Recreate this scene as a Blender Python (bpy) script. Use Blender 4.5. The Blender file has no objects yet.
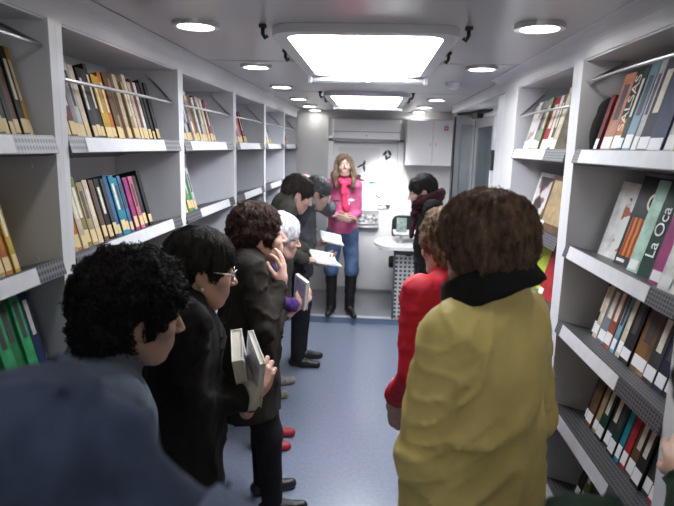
import bpy, bmesh, math, random
import numpy as np
from mathutils import Vector, Matrix, Euler
R = math.radians
rnd = random.Random(7)
SC = bpy.context.scene
COL = SC.collection

# ------------------------------------------------------------------ materials
MATS = {}
def nodes_of(m):
    m.use_nodes = True
    nt = m.node_tree
    return nt, nt.nodes, nt.links, nt.nodes['Principled BSDF']

def mat(name, col, rough=.6, metal=0., var=.12, scale=8., bump=.0, bscale=60., spec=.5, stretch=(1, 1, 1),
        col2=None, sheen=0., sss=0., coat=0.):
    if name in MATS: return MATS[name]
    m = bpy.data.materials.new(name); nt, N, L, B = nodes_of(m)
    tc = N.new('ShaderNodeTexCoord'); mp = N.new('ShaderNodeMapping')
    mp.inputs['Scale'].default_value = stretch
    L.new(tc.outputs['Object'], mp.inputs['Vector'])
    nz = N.new('ShaderNodeTexNoise'); nz.inputs['Scale'].default_value = scale; nz.inputs['Detail'].default_value = 3
    L.new(mp.outputs['Vector'], nz.inputs['Vector'])
    mx = N.new('ShaderNodeMix'); mx.data_type = 'RGBA'
    c1 = [max(0, c * (1 - var)) for c in col]; c2 = [min(1, c * (1 + var)) for c in col] if col2 is None else col2
    mx.inputs[6].default_value = (*c1, 1); mx.inputs[7].default_value = (*c2, 1)
    rp = N.new('ShaderNodeMapRange'); rp.inputs[1].default_value = .35; rp.inputs[2].default_value = .65
    L.new(nz.outputs['Fac'], rp.inputs[0]); L.new(rp.outputs[0], mx.inputs[0])
    L.new(mx.outputs[2], B.inputs['Base Color'])
    B.inputs['Roughness'].default_value = rough; B.inputs['Metallic'].default_value = metal
    B.inputs['Specular IOR Level'].default_value = spec
    if sheen: B.inputs['Sheen Weight'].default_value = sheen
    if coat: B.inputs['Coat Weight'].default_value = coat
    if sss:
        B.inputs['Subsurface Weight'].default_value = sss
        B.inputs['Subsurface Radius'].default_value = (.01, .004, .002)
        B.inputs['Subsurface Scale'].default_value = 1.
    if bump:
        n2 = N.new('ShaderNodeTexNoise'); n2.inputs['Scale'].default_value = bscale; n2.inputs['Detail'].default_value = 4
        L.new(mp.outputs['Vector'], n2.inputs['Vector'])
        bp = N.new('ShaderNodeBump'); bp.inputs['Strength'].default_value = bump; bp.inputs['Distance'].default_value = .01
        L.new(n2.outputs['Fac'], bp.inputs['Height']); L.new(bp.outputs['Normal'], B.inputs['Normal'])
    MATS[name] = m
    return m

def emit(name, col, s):
    m = bpy.data.materials.new(name); nt, N, L, B = nodes_of(m)
    B.inputs['Base Color'].default_value = (*col, 1)
    B.inputs['Emission Color'].default_value = (*col, 1); B.inputs['Emission Strength'].default_value = s
    MATS[name] = m; return m

def perforated():
    m = bpy.data.materials.new('perforated_metal'); nt, N, L, B = nodes_of(m)
    tc = N.new('ShaderNodeTexCoord'); sp = N.new('ShaderNodeSeparateXYZ'); L.new(tc.outputs['Object'], sp.inputs[0])
    def mth(op, a, b=None):
        n = N.new('ShaderNodeMath'); n.operation = op
        for i, v in enumerate((a, b)):
            if v is None: continue
            if hasattr(v, 'node'): L.new(v, n.inputs[i])
            else: n.inputs[i].default_value = v
        return n.outputs[0]
    xz = mth('ADD', sp.outputs[0], sp.outputs[2])
    u = mth('ADD', sp.outputs[1], xz); v = mth('SUBTRACT', sp.outputs[1], xz)
    k = 2 * math.pi / .026
    p = mth('MULTIPLY', mth('SINE', mth('MULTIPLY', u, k)), mth('SINE', mth('MULTIPLY', v, k)))
    f = mth('GREATER_THAN', p, .12)
    mx = N.new('ShaderNodeMix'); mx.data_type = 'RGBA'
    mx.inputs[6].default_value = (.15, .15, .165, 1); mx.inputs[7].default_value = (.035, .035, .04, 1)
    L.new(f, mx.inputs[0]); L.new(mx.outputs[2], B.inputs['Base Color'])
    B.inputs['Metallic'].default_value = .35; B.inputs['Roughness'].default_value = .45
    MATS['perf'] = m
perforated()
perf = MATS['perf']
m_panel = mat('shelf_panel_grey', (.68, .69, .74), .42, var=.03, scale=3)
m_post = mat('shelf_edge_silver', (.70, .71, .75), .32, metal=0, var=.03, scale=4)
m_back = mat('shelf_back_grey', (.62, .63, .67), .5, var=.03, scale=3)
m_lip = mat('label_paper', (.62, .62, .66), .5, var=.04, scale=30)
m_rod = mat('steel_rod', (.62, .62, .63), .28, metal=.9, var=.04)
m_ceil = mat('ceiling_panel', (.55, .54, .57), .24, var=.02, scale=1.5)
m_wall = mat('wall_panel', (.70, .70, .71), .4, var=.02, scale=2)
m_wallg = mat('wall_panel_grey', (.52, .52, .53), .45, var=.02, scale=2)
m_white = mat('white_laminate', (.80, .80, .82), .3, var=.02, scale=2)
m_floor = mat('floor_vinyl', (.205, .230, .315), .26, var=.05, scale=40, bump=.03, bscale=200)
m_floor2 = mat('floor_dark_vinyl', (.22, .225, .25), .32, var=.06, scale=40)
m_riser = mat('step_riser_blue', (.16, .22, .33), .4, var=.06)
m_alu = mat('aluminium', (.66, .67, .69), .32, metal=.7, var=.03)
m_black = mat('black_plastic', (.015, .015, .017), .45, var=.1)
m_seam = mat('seam_grey', (.2, .2, .2), .6, var=.05)
m_glass_dark = mat('tinted_glass', (.05, .065, .075), .08, var=.2, scale=3)
m_red = mat('sign_red', (.55, .02, .03), .5, var=.03)
m_lamp = emit('lamp_diffuser', (1., .97, .90), 26.)
m_sky = emit('skylight_acrylic', (.93, .97, 1.), 13.)
SKIN = {}
def skin(name, col):
    return mat('skin_' + name, col, .5, var=.07, scale=25, bump=.05, bscale=180, sss=.12)
def cloth(name, col, rough=.9, var=.18, bump=.25, bscale=260, scale=14, **k):
    return mat('cloth_' + name, col, rough, var=var, bump=bump, bscale=bscale, scale=scale, spec=.25, **k)

# ------------------------------------------------------------------ mesh tools
def link(name, me, parent=None, mats=(), smooth=False, loc=None):
    o = bpy.data.objects.new(name, me); COL.objects.link(o)
    for m in mats: me.materials.append(m)
    if smooth: me.polygons.foreach_set('use_smooth', [True] * len(me.polygons))
    if parent is not None: o.parent = parent
    if loc is not None: o.location = loc
    return o
def tag(o, label=None, cat=None, group=None, kind=None):
    if label: o['label'] = label
    if cat: o['category'] = cat
    if group: o['group'] = group
    if kind: o['kind'] = kind
    return o
def empty(name, loc=(0, 0, 0), rz=0):
    o = bpy.data.objects.new(name, None); COL.objects.link(o); o.location = loc; o.rotation_euler = (0, 0, rz)
    o.empty_display_size = .05
    return o

class MB:
    def __init__(s): s.bm = bmesh.new(); s.mi = 0
    def box(s, lo, hi, M=None, bev=0.):
        r = bmesh.ops.create_cube(s.bm, size=1)['verts']
        c = [(a + b) / 2 for a, b in zip(lo, hi)]; d = [abs(b - a) for a, b in zip(lo, hi)]
        T = Matrix.Translation(c) @ Matrix.Diagonal((*d, 1))
        bmesh.ops.transform(s.bm, matrix=T, verts=r)
        fs = list({f for v in r for f in v.link_faces})
        if bev:
            es = list({e for v in r for e in v.link_edges})
            g = bmesh.ops.bevel(s.bm, geom=es, offset=bev, segments=2, affect='EDGES', profile=.5)
            fs = g['faces'] + [f for f in fs if f.is_valid]
            r = list({v for f in fs for v in f.verts})
        if M is not None: bmesh.ops.transform(s.bm, matrix=M, verts=r)
        for f in fs: f.material_index = s.mi
        return s
    def cyl(s, a, b, r, n=16, r2=None):
        a, b = Vector(a), Vector(b); d = b - a
        g = bmesh.ops.create_cone(s.bm, cap_ends=True, segments=n, radius1=r, radius2=r if r2 is None else r2, depth=d.length)['verts']
        M = Matrix.Translation((a + b) / 2) @ d.to_track_quat('Z', 'Y').to_matrix().to_4x4()
        bmesh.ops.transform(s.bm, matrix=M, verts=g)
        for f in {f for v in g for f in v.link_faces}: f.material_index = s.mi
        return s
    def sph(s, c, r, n=12, sc=(1, 1, 1)):
        g = bmesh.ops.create_uvsphere(s.bm, u_segments=n, v_segments=max(6, n // 2), radius=r)['verts']
        bmesh.ops.transform(s.bm, matrix=Matrix.Translation(c) @ Matrix.Diagonal((*sc, 1)), verts=g)
        for f in {f for v in g for f in v.link_faces}: f.material_index = s.mi; f.smooth = True
        return s
    def tube(s, pts, r, n=8, closed=False):
        r = float(r); pts = [Vector(p) for p in pts]; rings = []; m = len(pts); up = None
        for i, p in enumerate(pts):
            if closed: t = pts[(i + 1) % m] - pts[i - 1]
            else: t = pts[min(i + 1, m - 1)] - pts[max(i - 1, 0)]
            t.normalize()
            if up is None: up = t.orthogonal().normalized()
            up = (up - t * up.dot(t)).normalized(); w = t.cross(up)
            rings.append([s.bm.verts.new(p + r * (math.cos(2 * math.pi * k / n) * up + math.sin(2 * math.pi * k / n) * w)) for k in range(n)])
        for i in range(m if closed else m - 1):
            A, B = rings[i], rings[(i + 1) % m]
            for k in range(n):
                f = s.bm.faces.new((A[k], A[(k + 1) % n], B[(k + 1) % n], B[k])); f.smooth = True; f.material_index = s.mi
        if not closed:
            for q in (rings[0][::-1], rings[-1]):
                f = s.bm.faces.new(q); f.material_index = s.mi
        return s
    def prism(s, poly, z0, z1, M=None):
        a = [s.bm.verts.new((x, y, z0)) for x, y in poly]; b = [s.bm.verts.new((x, y, z1)) for x, y in poly]
        n = len(poly); fs = [s.bm.faces.new(a[::-1]), s.bm.faces.new(b)]
        for i in range(n): fs.append(s.bm.faces.new((a[i], a[(i + 1) % n], b[(i + 1) % n], b[i])))
        for f in fs: f.material_index = s.mi
        if M is not None: bmesh.ops.transform(s.bm, matrix=M, verts=a + b)
        return s
    def ring(s, outer, inner, z0, z1):
        n = len(outer)
        V = [[s.bm.verts.new((x, y, z)) for x, y in P] for P, z in ((outer, z0), (outer, z1), (inner, z1), (inner, z0))]
        for q in range(4):
            A, B = V[q], V[(q + 1) % 4]
            for i in range(n):
                f = s.bm.faces.new((A[i], A[(i + 1) % n], B[(i + 1) % n], B[i])); f.material_index = s.mi
        return s
    def build(s, name, mats, parent=None, smooth=False, loc=None):
        bmesh.ops.recalc_face_normals(s.bm, faces=s.bm.faces)
        me = bpy.data.meshes.new(name); s.bm.to_mesh(me); s.bm.free()
        if not isinstance(mats, (list, tuple)): mats = [mats]
        o = link(name, me, parent, mats, False, loc)
        if smooth: me.polygons.foreach_set('use_smooth', [True] * len(me.polygons))
        return o
def struct(name, mb, m, parent=None, **k):
    o = mb.build(name, m, parent, **k)
    if parent is None: o['kind'] = 'structure'
    return o
def rrect(cx, cy, hx, hy, r, n=6):
    out = []
    for sx, sy, a0 in ((1, 1, 0), (-1, 1, 90), (-1, -1, 180), (1, -1, 270)):
        for i in range(n + 1):
            a = R(a0 + 90 * i / n); out.append((cx + sx * (hx - r) + r * math.cos(a), cy + sy * (hy - r) + r * math.sin(a)))
    return out

def text_mesh(s, size, depth=.0004):
    cu = bpy.data.curves.new('txt', 'FONT'); cu.body = s; cu.size = size; cu.extrude = depth
    cu.align_x = 'CENTER'; cu.align_y = 'CENTER'
    o = bpy.data.objects.new('txt', cu); COL.objects.link(o)
    dg = bpy.context.evaluated_depsgraph_get(); me = bpy.data.meshes.new_from_object(o.evaluated_get(dg))
    bpy.data.objects.remove(o)
    return me

# ------------------------------------------------------------------ implicit surfaces
_T = np.random.RandomState(3).rand(4096).astype(np.float32)
def vn(P):
    i = np.floor(P).astype(np.int64); f = (P - i).astype(np.float32); f = f * f * (3 - 2 * f)
    out = 0
    for dx in (0, 1):
        wx = f[:, 0] if dx else 1 - f[:, 0]
        for dy in (0, 1):
            wy = f[:, 1] if dy else 1 - f[:, 1]
            for dz in (0, 1):
                wz = f[:, 2] if dz else 1 - f[:, 2]
                h = ((i[:, 0] + dx) * 73856093 ^ (i[:, 1] + dy) * 19349663 ^ (i[:, 2] + dz) * 83492791) & 4095
                out = out + wx * wy * wz * _T[h]
    return out * 2 - 1
def fbm(P, o=2):
    a, s = 0, 1.
    for k in range(o): a = a + vn(P * (2 ** k) + 17.3 * k) * s; s *= .5
    return a
def cap(P, a, b, ra, rb=None, ky=1.):
    rb = ra if rb is None else rb
    a = np.array(a, np.float32); b = np.array(b, np.float32)
    if ky != 1.:
        s = np.array([1, 1 / ky, 1], np.float32); P = P * s; a = a * s; b = b * s
    ba = b - a; pa = P - a
    t = np.clip(pa @ ba / max(1e-9, float(ba @ ba)), 0, 1)
    q = pa - t[:, None] * ba
    d = np.sqrt((q * q).sum(1)) - (ra + (rb - ra) * t)
    return d * (min(1, ky) ** .5)
def ell(P, c, r, M=None):
    q = P - np.array(c, np.float32)
    if M is not None: q = q @ M
    r = np.array(r, np.float32)
    k0 = np.sqrt(((q / r) ** 2).sum(1)); k1 = np.sqrt(((q / (r * r)) ** 2).sum(1)) + 1e-6
    return k0 * (k0 - 1) / k1
def smin(a, b, k):
    h = np.clip(.5 + .5 * (b - a) / k, 0, 1)
    return b * (1 - h) + a * h - k * h * (1 - h)
def smax(a, b, k): return -smin(-a, -b, k)
def rot3(ax, deg):
    c, s = math.cos(R(deg)), math.sin(R(deg))
    return np.array({'x': [[1, 0, 0], [0, c, -s], [0, s, c]], 'y': [[c, 0, s], [0, 1, 0], [-s, 0, c]], 'z': [[c, -s, 0], [s, c, 0], [0, 0, 1]]}[ax], np.float32)
def surf(fn, lo, hi, h):
    lo = np.array(lo, np.float32); hi = np.array(hi, np.float32)
    n = np.ceil((hi - lo) / h).astype(int) + 1
    G = np.stack(np.meshgrid(*[lo[k] + h * np.arange(n[k], dtype=np.float32) for k in range(3)], indexing='ij'), -1).reshape(-1, 3)
    V = fn(G).reshape(n).astype(np.float32)
    V[0] = V[-1] = 1; V[:, 0] = V[:, -1] = 1; V[:, :, 0] = V[:, :, -1] = 1
    S = V < 0
    C = [(a, b, c) for a in (0, 1) for b in (0, 1) for c in (0, 1)]
    cnt = sum(S[a:n[0] - 1 + a, b:n[1] - 1 + b, c:n[2] - 1 + c].astype(np.int8) for a, b, c in C)
    act = (cnt > 0) & (cnt < 8)
    I = np.argwhere(act); idx = -np.ones(act.shape, np.int64); idx[act] = np.arange(len(I))
    acc = np.zeros((len(I), 3)); c_ = np.zeros(len(I))
    for p in C:
        for ax in range(3):
            if p[ax]: continue
            q = list(p); q[ax] = 1
            va = V[tuple((I + p).T)]; vb = V[tuple((I + q).T)]
            m = (va < 0) != (vb < 0); t = va[m] / (va[m] - vb[m])
            e = np.tile(np.array(p, float), (m.sum(), 1)); e[:, ax] += t
            acc[m] += e; c_[m] += 1
    verts = lo + (I + acc / c_[:, None]) * h
    F = []
    for ax in range(3):
        u, v = (ax + 1) % 3, (ax + 2) % 3
        A = np.take(S, range(n[ax] - 1), ax); B = np.take(S, range(1, n[ax]), ax)
        E = np.argwhere(A != B)
        E = E[(E[:, u] > 0) & (E[:, v] > 0) & (E[:, u] < n[u] - 1) & (E[:, v] < n[v] - 1)]
        flip = A[tuple(E.T)]
        q = []
        for du, dv in ((0, 0), (-1, 0), (-1, -1), (0, -1)):
            e = E.copy(); e[:, u] += du; e[:, v] += dv; q.append(idx[tuple(e.T)])
        q = np.stack(q, 1); q[~flip] = q[~flip][:, ::-1]
        F.append(q)
    return verts, np.concatenate(F)
def raw_mesh(name, pieces):
    """pieces: list of (verts, quads, material index)"""
    vs, fs, mi, k = [], [], [], 0
    for v, f, m in pieces:
        vs.append(v); fs.append(f + k); k += len(v)
        mi.append(m if isinstance(m, np.ndarray) else np.full(len(f), m))
    vs = np.concatenate(vs); fs = np.concatenate(fs); mi = np.concatenate(mi)
    me = bpy.data.meshes.new(name)
    me.vertices.add(len(vs)); me.vertices.foreach_set('co', vs.astype(np.float32).ravel())
    me.loops.add(fs.size); me.loops.foreach_set('vertex_index', fs.astype(np.int32).ravel())
    me.polygons.add(len(fs)); me.polygons.foreach_set('loop_start', np.arange(0, fs.size, 4, dtype=np.int32))
    me.polygons.foreach_set('material_index', mi.astype(np.int32))
    me.polygons.foreach_set('use_smooth', np.ones(len(fs), bool))
    me.update(calc_edges=True); me.validate()
    return me
def xf(v, M):
    M = np.array(M); return v @ M[:3, :3].T + M[:3, 3]

# ------------------------------------------------------------------ room
HX = -.858; RX = .709; ZC = 2.13; YB = 6.55; STEP_Y = 5.478; STEP_Z = .07
struct('floor', MB().box((-1.2, -1.2, -.05), (1.05, STEP_Y, 0)), m_floor)
struct('floor_back', MB().box((-1.2, STEP_Y + .012, -.05), (1.05, YB, STEP_Z - .002)), m_floor2)
struct('trim_1', MB().box((-.86, STEP_Y, .0), (1.0, STEP_Y + .011, STEP_Z - .012)), m_riser)
struct('trim_2', MB().box((-.86, STEP_Y - .006, STEP_Z - .012), (1.0, STEP_Y + .05, STEP_Z + .002), bev=.003), m_alu)
struct('wall_left', MB().box((-1.2, -1.2, 0), (-1.165, YB, 2.2)), m_wall)
struct('wall_front', MB().box((-1.2, -1.25, 0), (1.05, -1.2, 2.2)), m_wall)
struct('wall_back', MB().box((-1.2, YB, 0), (1.05, YB + .05, 2.2)), m_wall)
b = MB(); b.box((1.015, -1.2, 0), (1.05, 3.55, 2.2)); b.box((1.015, 5.42, 0), (1.05, YB, 2.2)); b.box((1.015, 3.55, 2.0), (1.05, 5.42, 2.2))
struct('wall_right', b, m_wall)
# ceiling with two roof openings
H1 = (-.04, 2.55, .285, .58); H2 = (-.06, 4.80, .285, .52)      # cx, cy, hx, hy
b = MB()
x0, x1 = -1.2, 1.05
def cb(xa, ya, xb, yb): b.box((xa, ya, ZC), (xb, yb, ZC + .05))
cb(x0, -1.2, x1, H1[1] - H1[3])
for Hh, ye in ((H1, H2[1] - H2[3]), (H2, YB)):
    ya, yb = Hh[1] - Hh[3], Hh[1] + Hh[3]
    cb(x0, ya, Hh[0] - Hh[2], yb); cb(Hh[0] + Hh[2], ya, x1, yb); cb(x0, yb, x1, ye)
struct('ceiling', b, m_ceil)
b = MB()
for y in (2.80 - .0, 4.33, ): 
    b.box((-.81, y - .002, ZC - .0015), (H1[0] - H1[2] - .05 if y < 3 else .70, y + .002, ZC - .0001))
b.box((H1[0] + H1[2] + .05, 2.798, ZC - .0015), (.70, 2.802, ZC - .0001))
b.box((-.812, -.5, ZC - .0015), (-.808, 6.5, ZC - .0001))
struct('trim_3', b, m_seam)
# fascia with a rounded cove above both rows of shelves
def fascia(xf_, sg, y0, y1):
    prof = [(0, 2.05)] + [(-sg * (.045 * (1 - math.cos(R(a)))), 2.085 + .0449 * math.sin(R(a))) for a in range(0, 91, 15)] + [(sg * .09, 2.1299), (sg * .09, 2.05)]
    M = Matrix(((1, 0, 0, xf_), (0, 0, 1, 0), (0, 1, 0, 0), (0, 0, 0, 1)))
    return MB().prism(prof, y0, y1, M)
struct('trim_4', fascia(HX, -1, -1.2, 6.54), m_panel)
struct('trim_5', fascia(RX, 1, -1.2, 3.46), m_panel)
# pillar beside the doorway
YP = 3.46
b = MB(); b.box((RX, 2.99, 0), (1.014, 3.25, 2.05)); struct('wall_pillar', b, m_wall)
b = MB(); b.box((RX + .006, 3.254, 0), (1.014, YP, 2.05), bev=.008); struct('trim_6', b, m_white)
# grey panel left on the back wall, plinth line, wall blocks
struct('trim_7', MB().box((-.86, YB - .05, STEP_Z), (-.50, YB - .001, ZC)), m_wallg)
struct('baseboard_back', MB().box((-.5, YB - .014, STEP_Z), (.95, YB - .001, STEP_Z + .045)), m_wallg)
struct('trim_8', MB().box((-.5, YB - .06, 2.055), (1.0, YB - .001, ZC)), m_wallg)

# back door with handle, frame, stickers
d = empty('door_1', (-.08, YB, STEP_Z)); d['kind'] = 'structure'
MB().box((-.36, -.035, .05), (.36, -.005, 1.72), bev=.006).build('door_leaf', m_white, d)
b = MB(); b.box((-.43, -.045, .02), (-.362, -.003, 1.76), bev=.004); b.box((.362, -.045, .02), (.43, -.003, 1.76), bev=.004); b.box((-.43, -.045, 1.722), (.43, -.003, 1.79), bev=.004)
b.build('door_frame', m_white, d)
b = MB(); b.box((-.30, -.039, 1.02), (.16, -.034, 1.66)); b.build('door_panel', m_wall, d)
b = MB(); b.cyl((.275, -.035, 1.03), (.275, -.06, 1.03), .026, 20); b.cyl((.275, -.055, 1.03), (.275, -.085, 1.03), .009); b.tube([(.275, -.08, 1.03), (.22, -.085, 1.028), (.15, -.08, 1.024)], .009)
b.build('door_handle', m_alu, d, smooth=True)
MB().box((.19, -.04, .50), (.23, -.034, .62)).build('lock_plate', m_alu, d)
b = MB(); b.box((-.05, -.0385, .03), (.36, -.034, .55), bev=.004); b.build('kick_panel', m_white, d)
def decal(name, blobs, cx, cz, m, label, lit=None):
    b = MB()
    for (x, z, rx, rz, a) in blobs:
        poly = [(rx * math.cos(t) * (1 + .15 * math.sin(3 * t)), rz * math.sin(t)) for t in [2 * math.pi * i / 16 for i in range(16)]]
        ca, sa = math.cos(R(a)), math.sin(R(a))
        poly = [(x + p * ca - q * sa, z + p * sa + q * ca) for p, q in poly]
        b.prism(poly, 0, .0015, Matrix(((1, 0, 0, 0), (0, 0, -1, 0), (0, 1, 0, 0), (0, 0, 0, 1))))
    o = b.build(name, m, None, loc=(cx, YB - .047 if cz > 1.7 else YB - .0395, cz)); tag(o, label, 'sticker')
m_dec = mat('decal_black', (.03, .03, .035), .5); m_decg = mat('decal_green', (.05, .30, .10), .5); m_decr = mat('decal_dark_red', (.14, .04, .04), .5)
decal('wall_sticker', [(-.025, .03, .035, .016, 50), (.025, .035, .035, .016, 120), (-.01, -.02, .03, .014, 100), (.02, -.015, .02, .012, 40)], .165, 1.645, m_dec, 'black butterfly-shaped sticker near the top of the white back door')
decal('wall_sticker', [(0, 0, .045, .012, 30), (.04, .03, .03, .014, 80), (.04, -.03, .014, .04, 10)], -.13, 1.53, m_dec, 'dark looping sticker on the back door beside the woman\'s hair')
decal('wall_sticker', [(0, 0, .035, .03, 20), (.035, -.03, .045, .012, -10), (-.03, -.01, .02, .03, 40)], -.155, 1.40, m_decr, 'dark red and black blotch sticker on the back door by the woman\'s shoulder')
decal('wall_sticker', [(0, 0, .028, .011, 0), (.035, .002, .022, .012, 20), (.015, -.008, .02, .01, 60)], -.01, 1.345, m_decg, 'small green and black sticker in the middle of the back door')
decal('wall_sticker', [(0, 0, .035, .007, -35), (.02, -.012, .012, .008, 0)], .07, 1.19, m_dec, 'thin grey slanted sticker on the back door near its handle')

# magazine rack / poster on the lower door
t = empty('magazine_rack', (-.03, YB - .04, .83))
MB().box((-.16, -.035, 0), (.125, -.001, .20), bev=.004).build('rack_back', mat('rack_grey', (.32, .32, .33), .5), t)
b = MB(); b.tube([(-.16, -.04, .07), (-.14, -.065, .055), (.105, -.065, .055), (.125, -.04, .07)], .006); b.tube([(-.16, -.04, .02), (-.14, -.065, .01), (.105, -.065, .01), (.125, -.04, .02)], .006)
b.box((-.15, -.06, .0), (.115, -.055, .055)); b.build('rack_front', m_alu, t)
mm = mat('rack_print', (.05, .05, .055), .5, var=.0, scale=26, col2=(.75, .75, .75)); MB().box((-.15, -.045, .03), (.115, -.036, .155)).build('leaflet', mm, t)
tag(t, 'grey wire rack of printed leaflets hung low on the white back door', 'magazine rack')

# air conditioner
t = empty('air_conditioner', (-.075, YB, 1.80))
b = MB(); b.box((-.37, -.20, .02), (.375, -.002, .24), bev=.018); b.build('casing', m_white, t)
MB().box((-.37, -.206, .098), (.375, -.198, .104)).build('panel_seam', m_seam, t)
b = MB(); b.box((-.35, -.195, .0), (.355, -.06, .022)); b.build('outlet_vent', mat('vent_grey', (.33, .33, .34), .5), t)
MB().sph((0, -.203, .06), .008).build('indicator', m_seam, t)
tag(t, 'long white air conditioner mounted over the back door', 'air conditioner')

# wall cabinet upper right
t = empty('wall_cabinet', (.64, YB, 1.555))
MB().box((-.285, -.26, 0), (.33, -.003, .485), bev=.003).build('body', m_white, t)
for sx, xa, xb in ((1, -.28, -.002), (-1, .002, .28)):
    dr = MB().box((xa, -.278, .005), (xb, -.262, .48), bev=.004).build('cabinet_door', m_white, t)
    hx = -.03 if sx == 1 else .03
    MB().cyl((hx, -.278, .225), (hx, -.302, .225), .009, 12).box((hx - .007, -.306, .205), (hx + .007, -.298, .245), bev=.003).build('handle', m_alu, dr)
tag(t, 'white two-door cabinet high on the back wall', 'cabinet')
o = MB().box((-.022, -.0025, -.022), (.022, 0, .022)); o = o.build('first_aid_sign', m_red, None, loc=(.775, YB - .2795, 1.955))
b = MB(); b.box((-.0045, -.0035, -.014), (.0045, -.0026, .014)); b.box((-.014, -.0035, -.0045), (.014, -.0026, .0045)); b.build('cross', m_white, o)
tag(o, 'small red sign with white cross stuck on the wall cabinet', 'sign')
# low white panel right of the door
struct('trim_9', MB().box((-.5, YB - .02, STEP_Z), (-.512 + .02, YB - .001, 1.8)), m_wallg)

# ------------------------------------------------------------------ doorway on the right
struct('trim_10', MB().box((.745, 5.44, STEP_Z), (1.014, 5.47, 2.06)), m_wall)
d = empty('door_2', (0, 0, 0)); d['kind'] = 'structure'
def leaf(name, P0, P1, z0, z1, gm=None):
    v = Vector((P1[0] - P0[0], P1[1] - P0[1], 0)); w = v.length; a = math.atan2(v.y, v.x)
    M = Matrix.Translation((P0[0], P0[1], 0)) @ Matrix.Rotation(a, 4, 'Z')
    b = MB()
    for q in (((0, -.018, z0), (.05, .018, z1)), ((w - .05, -.018, z0), (w, .018, z1)), ((.05, -.018, z0), (w - .05, .018, z0 + .1)), ((.05, -.018, z1 - .07), (w - .05, .018, z1))): b.box(*q, M=M, bev=.003)
    L = b.build(name, m_alu, d)
    g = MB().box((.05, -.006, z0 + .1), (w - .05, .006, z1 - .07), M=M).build('glass_pane', gm or m_glass_dark, L)
    b = MB(); b.box((-.014, -.02, z0), (-.001, .02, z1), M=M)
    b.build('rubber_seal', m_black, L)
leaf('door_leaf', (.742, 5.36), (.965, 5.41), .1, 2.03, mat('frosted_glass', (.42, .44, .46), .15, var=.15, scale=3))
leaf('door_leaf', (.93, 5.30), (.955, 4.62), .05, 2.0)
leaf('door_leaf', (.90, 3.62), (.945, 4.25), .05, 2.0)
b = MB(); b.box((.90, 3.47, 2.0), (.96, 5.42, 2.06)); b.build('door_rail', m_alu, d)
b = MB(); b.tube([(.76, 5.33, 2.05), (.87, 5.0, 2.045), (.92, 4.4, 2.04)], .012); b.box((.85, 4.9, 2.0), (.90, 5.15, 2.04)); b.build('door_arm', m_black, d)
MB().box((.70, 3.47, 1.62), (.735, 3.50, 1.74), bev=.004).build('control_switch', m_black, d)
struct('trim_11', MB().box((.72, 3.47, 2.06), (1.014, 5.47, 2.129), bev=.004), m_white)
struct('wall_door_outside', MB().box((1.2, 3.3, 0), (1.25, 5.6, 2.2)), m_wallg)

# ------------------------------------------------------------------ ceiling fittings
LL = [(-.60, .98), (-.60, -.02), (-.60, 1.964), (-.60, 2.95), (-.625, 3.93), (-.635, 4.90), (-.64, 5.77), (-.645, 6.38)]  # first two are out of view, added to brighten the foreground
RL = [(.511, .95), (.51, -.03), (.511, 1.93), (.509, 2.889), (.495, 4.75), (.48, 5.62), (.478, 6.34)]  # also begins with two unseen lights, added for more foreground light
def clight(x, y, label):
    t = empty('ceiling_light', (x, y, ZC))
    n = 32
    def circ(r): return [(r * math.cos(2 * math.pi * i / n), r * math.sin(2 * math.pi * i / n)) for i in range(n)]
    MB().ring(circ(.078), circ(.060), -.014, -.0005).build('trim_ring', m_rod, t)
    MB().prism(circ(.060), -.010, -.002).build('diffuser', m_lamp, t)
    tag(t, label, 'ceiling light', 'round recessed ceiling lights')
od = ['added overhead', 'added rearmost', 'nearest', 'second nearest', 'third', 'fourth', 'fifth', 'farthest']
for i, (x, y) in enumerate(LL): clight(x, y, f'{od[i]} round lit downlight in the row above the left bookcases')
for i, (x, y) in enumerate(RL): clight(x, y, f'{(od[:6] + od[7:])[i]} round lit downlight in the row along the right side of the ceiling')
t = empty('smoke_detector', (.47, 3.6, ZC))
MB().cyl((0, 0, -.001), (0, 0, -.02), .05, 24, .045).build('base', m_white, t); MB().sph((0, 0, -.02), .035, 16, (1, 1, .5)).build('sensor_dome', m_white, t)
tag(t, 'small white dome sensor on the ceiling near the entrance', 'smoke detector')
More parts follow.
